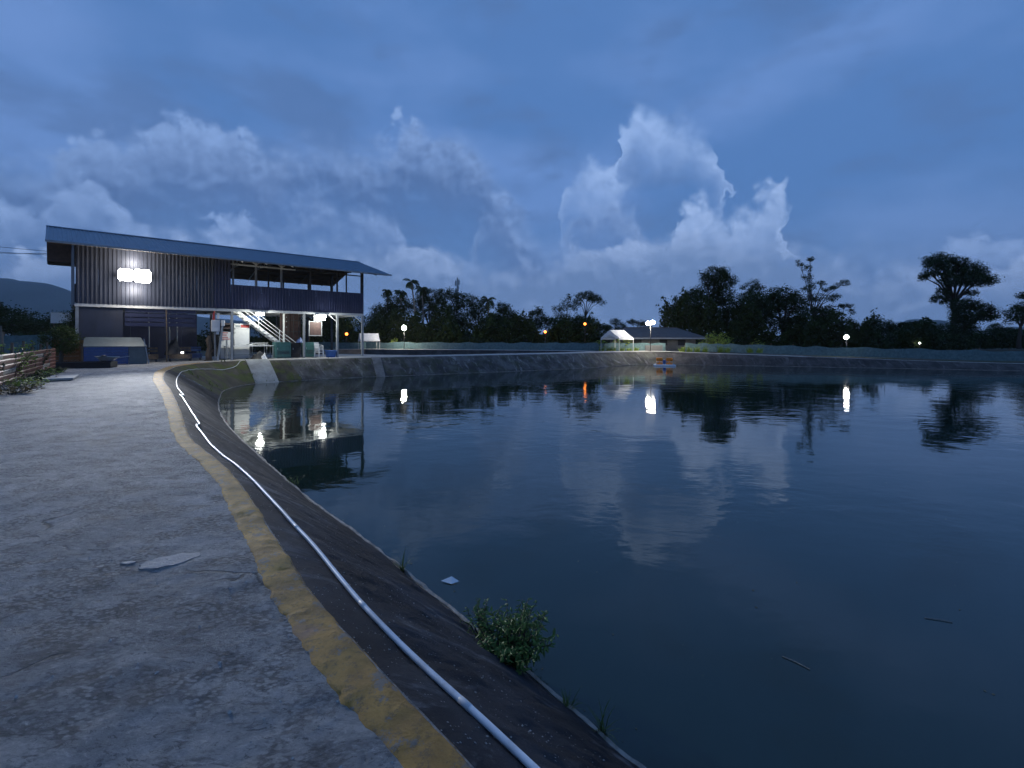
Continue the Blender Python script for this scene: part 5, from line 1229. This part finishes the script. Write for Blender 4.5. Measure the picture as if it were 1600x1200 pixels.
# paddle-wheel aerator afloat
o = empty('paddle_aerator', (16.7, 52.6, Z_WATER), R(-12), 'paddle-wheel aerator with two orange wheels floating near the far corner', 'aerator')
for y in (-.55, .55): MB().tube([(-1.15, y, .05), (-1.0, y, .04), (1.0, y, .04), (1.15, y, .05)], [.06, .13, .13, .06], 10).build('float', MAT['plastic_w'], o, True)
for x in (-.9, 0, .9): MB().box(x-.04, x+.04, -.55, .55, .17, .22).build('cross_beam', MAT['blue'], o)
MB().tube([(-.85, 0, .40), (.85, 0, .40)], .03, 8).build('shaft', MAT['galv'], o)
MB().bevbox(-.15, .15, -.14, .14, .225, .62, .03).build('motor', MAT['blue'], o)
for cx in (-.52, .52):
    w = MB(); w.tube([(cx-.05, 0, .40), (cx+.05, 0, .40)], .11, 12)
    for k in range(8):
        a = math.pi*k/4; d = Vector((0, math.cos(a), math.sin(a))); c = Vector((cx, 0, .40))
        w.bar(c+d*.08, c+d*.46, .06, .03, (1, 0, 0)); w.bar(c+d*.33+Vector((-.32, 0, 0)), c+d*.33+Vector((.32, 0, 0)), .26, .03, tuple(d.cross(Vector((1, 0, 0)))))
    w.build('paddle_wheel', MAT['orange'], o)

# far grey-roofed house behind the lamp
h = empty('bungalow', (21.5, 74, -.3), R(8), 'grey-roofed bungalow behind the lamp at the far corner', 'building')
MB().box(-5.6, 5.6, -3, 3, 0, 2.0).build('wall', MAT['plaster'], h)
MB().add([(-7.0, -4, 1.95), (7.0, -4, 1.95), (7.0, 4, 1.95), (-7.0, 4, 1.95), (-4.2, 0, 3.5), (4.0, 0, 3.5)], [(0, 1, 5, 4), (1, 2, 5), (2, 3, 4, 5), (3, 0, 4), (3, 2, 1, 0)]).build('roof', MAT['tile'], h)
MB().box(-6.9, 6.9, -3.98, -3.9, 1.72, 1.945).build('fascia', MAT['steel'], h)
MB().box(-4.4, 4.2, -.15, .15, 3.44, 3.56).build('ridge_tiles', MAT['tile'], h)
for x in (-3.5, .5, 3.4): MB().box(x-.6, x+.6, -3.04, -3.002, .8, 1.65).build('window', MAT['black'], h)
# telecom mast
o = empty('telecom_mast', (-18.2, 160, -.5), 0, 'slender telecom mast rising behind the dark trees', 'mast')
MB().tube([(0, 0, 0), (0, 0, 14), (0, 0, 22.2)], [.5, .35, .22], 8).build('pole', MAT['galv'], o)
for k, (x, z) in enumerate(((-.55, 20.3), (.55, 20.6), (0.3, 18.6), (-.5, 17.7))): MB().box(x-.22, x+.22, -.35, -.1, z-.9, z+.9).build('antenna', MAT['steel'], o)
# garden wall by the lamp
o = MB().box(-1.1, 1.1, -.09, .09, 0, .75).build('garden_wall', MAT['plaster']); o.location = (17.6, 59.6, -.06); o.rotation_euler = (0, 0, R(5)); tag(o, 'short pale wall behind the double lamp pole', 'wall')

# overhead cables at the left end of the house
for k, (dz, sag, m, lab) in enumerate(((0, .75, 'plastic_w', 'thick pale cable sagging to the left roof end, lit by the floodlight'), (.12, .30, 'black', 'upper thin dark cable reaching the left roof end'), (-.1, .38, 'black', 'lower thin dark cable reaching the left roof end'))):
    a = BL(19.4, 1.0, 6.65+dz); b = Vector((-39, 18, 7.6+dz*2)); P = []
    for s in range(25):
        f = s/24; p = a.lerp(b, f); p.z -= 4*sag*f*(1-f); P.append(p)
    tag(MB().tube(P, .022 if k == 0 else .012, 6).build('overhead_cable', MAT[m]), lab, 'cable')

# ---------------------------------------------------------------- left side: sheet fence, plants, debris
FA, FB = Vector((-12.6, 10.6, 0)), Vector((-23.4, 24.6, 0)); fd = (FB-FA).normalized(); fn = Vector((-fd.y, fd.x, 0))
fo = empty('sheet_fence', FA, math.atan2(fd.y, fd.x), 'low faded red corrugated sheet fence along the left side of the path', 'fence')
FL = (FB-FA).length; nP = 9; pw = FL/nP; r9 = random.Random(12)
for k in range(nP):
    zz = .08; row = 0
    while zz < 1.0:
        hh = .155; tl = r9.uniform(-.02, .02)
        MB().add([(k*pw+.02, tl, zz), ((k+1)*pw-.02, tl*.5, zz+.01), ((k+1)*pw-.02, -.018+tl*.5, zz+hh*.75), (k*pw+.02, -.018+tl, zz+hh*.75), (k*pw+.02, .01+tl, zz+hh), ((k+1)*pw-.02, .01+tl*.5, zz+hh)],
                 [(0, 1, 2, 3), (3, 2, 5, 4)]).build('sheet_strip', MAT['pink'] if (k*3+row) % 11 else MAT['lip'], fo)
        zz += hh+.012; row += 1
    MB().tube([(k*pw, .08, -.1), (k*pw+r9.uniform(-.05, .05), .08, 1.25+r9.uniform(-.1, .25))], .04, 7).build('fence_post', MAT['wood'], fo)
for k, (u, h) in enumerate(((.42, 2.0), (.74, 2.1), (.93, 1.9), (.60, 2.5))):
    p = FA.lerp(FB, u)+fn*(.7+.5*k)
    o = MB().tube([(0, 0, -.1), (.03, 0, h*.5), (-.02, .02, h)], .035, 7).build('bamboo_stake', MAT['palmbark']); o.location = p
    tag(o, ['pale bamboo stake nearest the picture edge behind the red fence', 'pale bamboo stake in the middle behind the red fence', 'pale bamboo stake nearest the bushy low tree', 'tall bamboo stake farther back behind the red fence'][k], 'stake')

def leafy(name, base, lab, cat, n_stem, h, spread, leaf, n_leaf, m, seed, lean=(0, 0), aspect=.45, droop=.3, group=None, stem_m='bark', sr=.008):
    """plant: several stems, leaves set along them"""
    r = random.Random(seed); o = empty(name, base, 0, lab, cat, group); st = MB(); V = []; F = []
    for s in range(n_stem):
        az = r.uniform(0, 6.283); sp = spread*math.sqrt(r.random()); hh = h*r.uniform(.55, 1.08)*(1-.35*(sp/max(spread, 1e-6))**2)
        tip = Vector((math.cos(az)*sp+lean[0]*hh, math.sin(az)*sp+lean[1]*hh, hh)); b = Vector((math.cos(az)*sp*.25, math.sin(az)*sp*.25, -.03))
        mid = b.lerp(tip, .5)+Vector((r.uniform(-.1, .1)*spread, r.uniform(-.1, .1)*spread, .12*hh))
        P = [b, b.lerp(mid, .6), mid, mid.lerp(tip, .55)+Vector((0, 0, .03*hh)), tip]; st.tube(P, [sr, sr*.85, sr*.7, sr*.5, sr*.3], 5)
        for k in range(n_leaf):
            f = .18+.82*(k+r.random())/n_leaf; q = f*4; i = min(3, int(q)); c = P[i].lerp(P[i+1], q-i)
            a = r.uniform(0, 6.283); d = Vector((math.cos(a), math.sin(a), r.uniform(-droop, .75))).normalized(); w = d.cross(Vector((r.uniform(-.4, .4), r.uniform(-.4, .4), 1))).normalized()
            L = leaf*r.uniform(.6, 1.2); nrm = w.cross(d)
            i0 = len(V); V += [c, c+d*L*.45+w*L*aspect*.5-nrm*L*.05, c+d*L-nrm*L*.18, c+d*L*.45-w*L*aspect*.5-nrm*L*.05, c+d*L*.5+nrm*L*.03]
            F += [(i0, i0+1, i0+4), (i0+1, i0+2, i0+4), (i0+2, i0+3, i0+4), (i0+3, i0, i0+4)]
    st.build('stems', MAT[stem_m], o, True)
    me = bpy.data.meshes.new('leaves'); me.from_pydata([tuple(v) for v in V], [], F); me.update(); link_mesh('leaves', me, MAT[m], o)
    return o
def tuft(base, lab, n, h, seed, m='grass', spread=.1, group='grass tufts at the waterline', w=.006):
    r = random.Random(seed); o = empty('grass_tuft', base, 0, lab, 'grass', group); V = []; F = []
    for k in range(n):
        a = r.uniform(0, 6.283); L = h*r.uniform(.5, 1.1); d = Vector((math.cos(a), math.sin(a), 0)); s = d.cross(Vector((0, 0, 1))); p = Vector((r.uniform(-1, 1)*spread*.3, r.uniform(-1, 1)*spread*.3, -.02)); e = r.uniform(.9, 1.5)
        i0 = len(V); nseg = 4
        for q in range(nseg+1):
            ww = w*(1-q/nseg*.9); V += [p-s*ww, p+s*ww]; p = p+(d*math.cos(e)+Vector((0, 0, math.sin(e))))*L/nseg; e -= r.uniform(.1, .4)
        F += [(i0+2*q, i0+2*q+1, i0+2*q+3, i0+2*q+2) for q in range(nseg)]
    me = bpy.data.meshes.new('blades'); me.from_pydata([tuple(v) for v in V], [], F); me.update(); link_mesh('blades', me, MAT[m], o)
# bush at the waterline in front
bz, _ = bank_z(-.06, 4.32)
leafy('waterside_bush', (-.02, 4.40, Z_WATER+.10), 'green leafy bush growing from the bank at the waterline in front', 'bush', 80, .46, .47, .075, 22, 'leaf_bush', 5, (.12, .02), .32, .7)
leafy('waterside_bush', (-.30, 4.72, Z_WATER+.14), 'low ragged sprigs at the left foot of the waterside bush', 'bush', 18, .30, .26, .05, 14, 'leaf_bush', 15, (-.2, .1), .32, .4)
tuft((-1.44, 6.28, Z_WATER), 'thin yellow-green grass tuft on the lip beyond the bush', 26, .34, 3)
tuft((.45, 3.92, Z_WATER), 'small green grass tuft on the lip just right of the bush', 34, .20, 4)
tuft((.70, 3.70, Z_WATER), 'spiky pale grass tuft on the lip nearest the viewer', 26, .26, 6)
tuft((-4.6, 9.95, Z_WATER), 'green tuft on the lip where the house reflection ends', 40, .30, 7, spread=.5)
tuft((-8.2, 36.8+2.6, Z_WATER), 'small tuft at the foot of the grey concrete bank', 40, .5, 9, spread=.4, w=.02)
# moss and weeds on the bank corner
r5 = np.random.default_rng(21); V = []; F = []
for _ in range(2600):
    k = r5.integers(0, len(SH)); 
    if not (9 <= SHI[k] <= 13): continue
    s = r5.random(); tx, ty, wx, wy, zt = SH[k]; x, y = tx+(wx-tx)*s, ty+(wy-ty)*s
    if fbm((x*.7, y*.7, 6.), 3) < .02: continue
    z = zt+(Z_WATER-zt)*s**1.15; a = r5.random()*6.28; L = .05+.14*r5.random(); i0 = len(V); c, sn = math.cos(a)*L*.5, math.sin(a)*L*.5
    V += [(x-c*.3, y-sn*.3, z), (x+c*.3, y+sn*.3, z), (x+c, y+sn, z+L), (x+c*.4-sn*.4, y+sn*.4+c*.4, z+L*.9)]; F.append((i0, i0+1, i0+2, i0+3))
me = bpy.data.meshes.new('bank_weeds'); me.from_pydata(V, [], F); me.update(); tag(link_mesh('bank_weeds', me, MAT['grass']), 'low yellow-green weeds covering the near left corner of the bank', 'weeds', kind='stuff')

# plants along the sheet fence
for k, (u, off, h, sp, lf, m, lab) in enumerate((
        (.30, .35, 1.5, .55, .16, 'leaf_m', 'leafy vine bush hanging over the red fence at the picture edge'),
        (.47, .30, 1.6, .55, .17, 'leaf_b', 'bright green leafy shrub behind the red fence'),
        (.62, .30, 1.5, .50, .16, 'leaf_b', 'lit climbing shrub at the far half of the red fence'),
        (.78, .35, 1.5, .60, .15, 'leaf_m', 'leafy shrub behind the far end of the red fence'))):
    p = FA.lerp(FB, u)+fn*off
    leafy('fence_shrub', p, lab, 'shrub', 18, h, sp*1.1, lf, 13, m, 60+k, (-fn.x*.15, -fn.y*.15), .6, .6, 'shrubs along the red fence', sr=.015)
for k, (u, off, h, sp, lab) in enumerate((
        (.20, -.55, .30, .8, 'low weeds sprawling on the path at the picture edge'),
        (.34, -.45, .36, .75, 'low weeds with dry leaves below the red fence'),
        (.50, -.35, .36, .70, 'low weeds in front of the middle of the red fence'),
        (.66, -.40, .34, .70, 'low weeds between the concrete slab and the black trough'),
        (.80, -.40, .30, .60, 'low weeds beside the black trough'))):
    p = FA.lerp(FB, u)+fn*off
    leafy('weed_patch', p, lab, 'weeds', 34, h, sp, .13, 7, 'leaf_b' if k % 2 else 'dry' if k == 0 else 'leaf_m', 80+k, (0, 0), .55, .5, 'weed patches along the red fence')
p = FA.lerp(FB, .52)+fn*-1.05
o = empty('concrete_slab', p, math.atan2(fd.y, fd.x), 'thin pale concrete slab lying at the left edge of the path', 'slab')
MB().bevbox(-1.0, 1.0, -.42, .42, .03, .11, .015).build('slab', MAT['walk'], o); MB().box(-.9, .9, -.36, -.28, -.02, .03).build('batten', MAT['wood'], o); MB().box(-.9, .9, .28, .36, -.02, .03).build('batten', MAT['wood'], o)
o = empty('black_trough', (-22.9, 25.6, 0), R(24), 'long low black plastic trough on the ground before the blue shed', 'trough')
MB().box(-1.3, 1.3, -.5, .5, .02, .05).build('floor', MAT['black'], o)
for x0, x1, y0, y1 in ((-1.34, 1.34, -.55, -.5), (-1.34, 1.34, .5, .55), (-1.34, -1.3, -.5, .5), (1.3, 1.34, -.5, .5)): MB().box(x0, x1, y0, y1, .0, .33).build('side', MAT['black'], o)
MB().box(-1.38, 1.38, -.6, -.552, .29, .335).build('rim', MAT['steel_d'], o)
o = empty('wheelbarrow', (-21.9, 25.95, .0), R(24), 'small grey wheelbarrow tray tipped on the black trough', 'wheelbarrow')
MB().add([(-.45, -.3, .62), (.5, -.3, .58), (.5, .3, .58), (-.45, .3, .62), (-.22, -.18, .38), (.3, -.18, .38), (.3, .18, .38), (-.22, .18, .38)], [(0, 1, 5, 4), (1, 2, 6, 5), (2, 3, 7, 6), (3, 0, 4, 7), (4, 5, 6, 7)]).build('tray', MAT['galv'], o)
MB().lathe([(.02, -.04), (.16, -.04), (.18, 0), (.16, .04), (.02, .04)], (0, 0, 0), 14).build('wheel', MAT['black'], o, True).matrix_local = Matrix.Translation((-.15, 0, .5)) @ Matrix.Rotation(R(90), 4, 'X') @ Matrix.Translation((0, 0, 0))
for y in (-.2, .2): MB().bar((-.3, y*.6, .38), (.95, y, .60), .035).build('handle', MAT['steel'], o)
# pale sign and rusty boards near the corner of the house
o = empty('blank_sign', (-29.3, 31.2, 0), R(40), 'pale blue-white blank sign board standing by the leafy tree', 'sign')
MB().box(-.5, .5, -.02, .02, 2.55, 3.25).build('board', MAT['white'], o)
for x in (-.35, .35): MB().box(x-.03, x+.03, .022, .06, 0, 3.1).build('stake', MAT['wood'], o)
o = empty('board_screen', (-26.2, 28.4, 0), R(40), 'rust-stained horizontal board screen left of the blue shed', 'screen')
for k in range(6): MB().box(-.75, .75, -.02-.01*(k % 2), .02-.01*(k % 2), .05+.24*k, .27+.24*k).build('board', MAT['timber_rust'], o)
for x in (-.7, .7): MB().box(x-.04, x+.04, .022, .08, 0, 1.5).build('stake', MAT['wood'], o)

# plants across the ponds
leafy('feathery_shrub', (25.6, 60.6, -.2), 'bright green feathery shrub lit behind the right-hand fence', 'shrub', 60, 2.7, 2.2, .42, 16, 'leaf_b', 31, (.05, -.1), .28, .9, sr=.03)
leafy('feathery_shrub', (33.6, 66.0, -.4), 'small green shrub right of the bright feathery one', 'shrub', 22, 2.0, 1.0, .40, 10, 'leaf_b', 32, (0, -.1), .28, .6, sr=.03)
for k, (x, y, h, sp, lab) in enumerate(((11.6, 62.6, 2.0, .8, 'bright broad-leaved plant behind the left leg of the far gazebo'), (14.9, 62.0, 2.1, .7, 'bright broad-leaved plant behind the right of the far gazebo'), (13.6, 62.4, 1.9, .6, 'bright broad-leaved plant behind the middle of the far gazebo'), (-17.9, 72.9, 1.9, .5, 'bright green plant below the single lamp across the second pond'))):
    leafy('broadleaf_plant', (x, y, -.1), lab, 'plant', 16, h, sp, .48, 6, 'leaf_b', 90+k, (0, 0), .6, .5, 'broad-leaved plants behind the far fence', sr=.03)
gspots = [(11.2, 60.3), (12.3, 60.7), (13.8, 60.2), (14.6, 59.8), (15.4, 59.6), (12.9, 60.9), (20.6, 58.0), (21.4, 57.9), (22.2, 57.5), (23.0, 57.2), (24.6, 56.6), (25.2, 56.2), (27.4, 55.2), (28.2, 54.8)]
gl = ['left of the gazebo legs', 'behind the left gazebo leg', 'behind the gazebo middle', 'behind the right gazebo leg', 'right of the gazebo', 'deep inside the gazebo', 'first right of the fence gap', 'second right of the fence gap', 'third right of the fence gap', 'fourth right of the fence gap', 'below the feathery shrub, left one', 'below the feathery shrub, right one', 'last but one along the right fence', 'last along the right fence']
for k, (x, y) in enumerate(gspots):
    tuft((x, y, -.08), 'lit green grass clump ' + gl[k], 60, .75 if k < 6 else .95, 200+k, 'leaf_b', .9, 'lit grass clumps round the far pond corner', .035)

# scraps on the water
o = MB().add([(-.11, 0, .012), (.02, .05, .045), (.12, -.01, .012), (.03, -.07, .008)], [(0, 3, 1), (3, 2, 1)]).build('plastic_scrap', MAT['plastic_w']); o.location = (-.78, 6.0, Z_WATER+.002); tag(o, 'small white plastic scrap floating near the bank', 'scrap')
for k, (x, y, a, lab) in enumerate(((4.6, 5.18, -20, 'thin pale straw floating far out on the right of the pond'), (2.66, 4.5, -50, 'short pale straw floating in the lower right of the pond'))):
    o = MB().tube([(-.12, 0, .006), (0, .01, .008), (.12, 0, .006)], .004, 6).build('floating_straw', MAT['lip']); o.location = (x, y, Z_WATER); o.rotation_euler = (0, 0, R(a)); tag(o, lab, 'straw')

# specks of leaf litter and foam drifting on the pond (too many to count)
r6 = np.random.default_rng(44); V = []; F = []
for _ in range(240):
    if r6.random() < .6:
        k = r6.integers(0, len(SH)); 
        if SHI[k] > 8: continue
        tx, ty, wx, wy, zt = SH[k]; s = 1.03+r6.random()**2*1.2; x, y = tx+(wx-tx)*s, ty+(wy-ty)*s
    else:
        y = 4+r6.random()*22; x = -.3*y+4+r6.random()*y*1.0
    L = .006+.016*r6.random()**2; a = r6.random()*6.28; cx, sx = math.cos(a)*L, math.sin(a)*L; i0 = len(V); z = Z_WATER+.004
    V += [(x-cx, y-sx, z), (x+sx*.5, y-cx*.5, z+.001), (x+cx, y+sx, z), (x-sx*.5, y+cx*.5, z+.001)]; F.append((i0, i0+1, i0+2, i0+3))
me = bpy.data.meshes.new('floating_specks'); me.from_pydata(V, [], F); me.update(); tag(link_mesh('floating_specks', me, MAT['dry']), 'tiny specks of leaf litter drifting on the pond water', 'litter', kind='stuff')

# ---------------------------------------------------------------- thin evening haze
hz = MB().box(-4050, 4050, -4050, 4050, -12, 460).build('haze', None)
hm = bpy.data.materials.new('evening_haze'); hm.use_nodes = True; ht = hm.node_tree; ht.nodes.clear()
ho = ht.nodes.new('ShaderNodeOutputMaterial'); hv = ht.nodes.new('ShaderNodeVolumePrincipled')
hv.inputs['Color'].default_value = (.80, .86, .95, 1); hv.inputs['Density'].default_value = .00012; hv.inputs['Anisotropy'].default_value = .3
ht.links.new(hv.outputs[0], ho.inputs['Volume']); hz.data.materials.append(hm)
tag(hz, 'thin evening haze over the ponds and far hills', 'haze', kind='stuff')
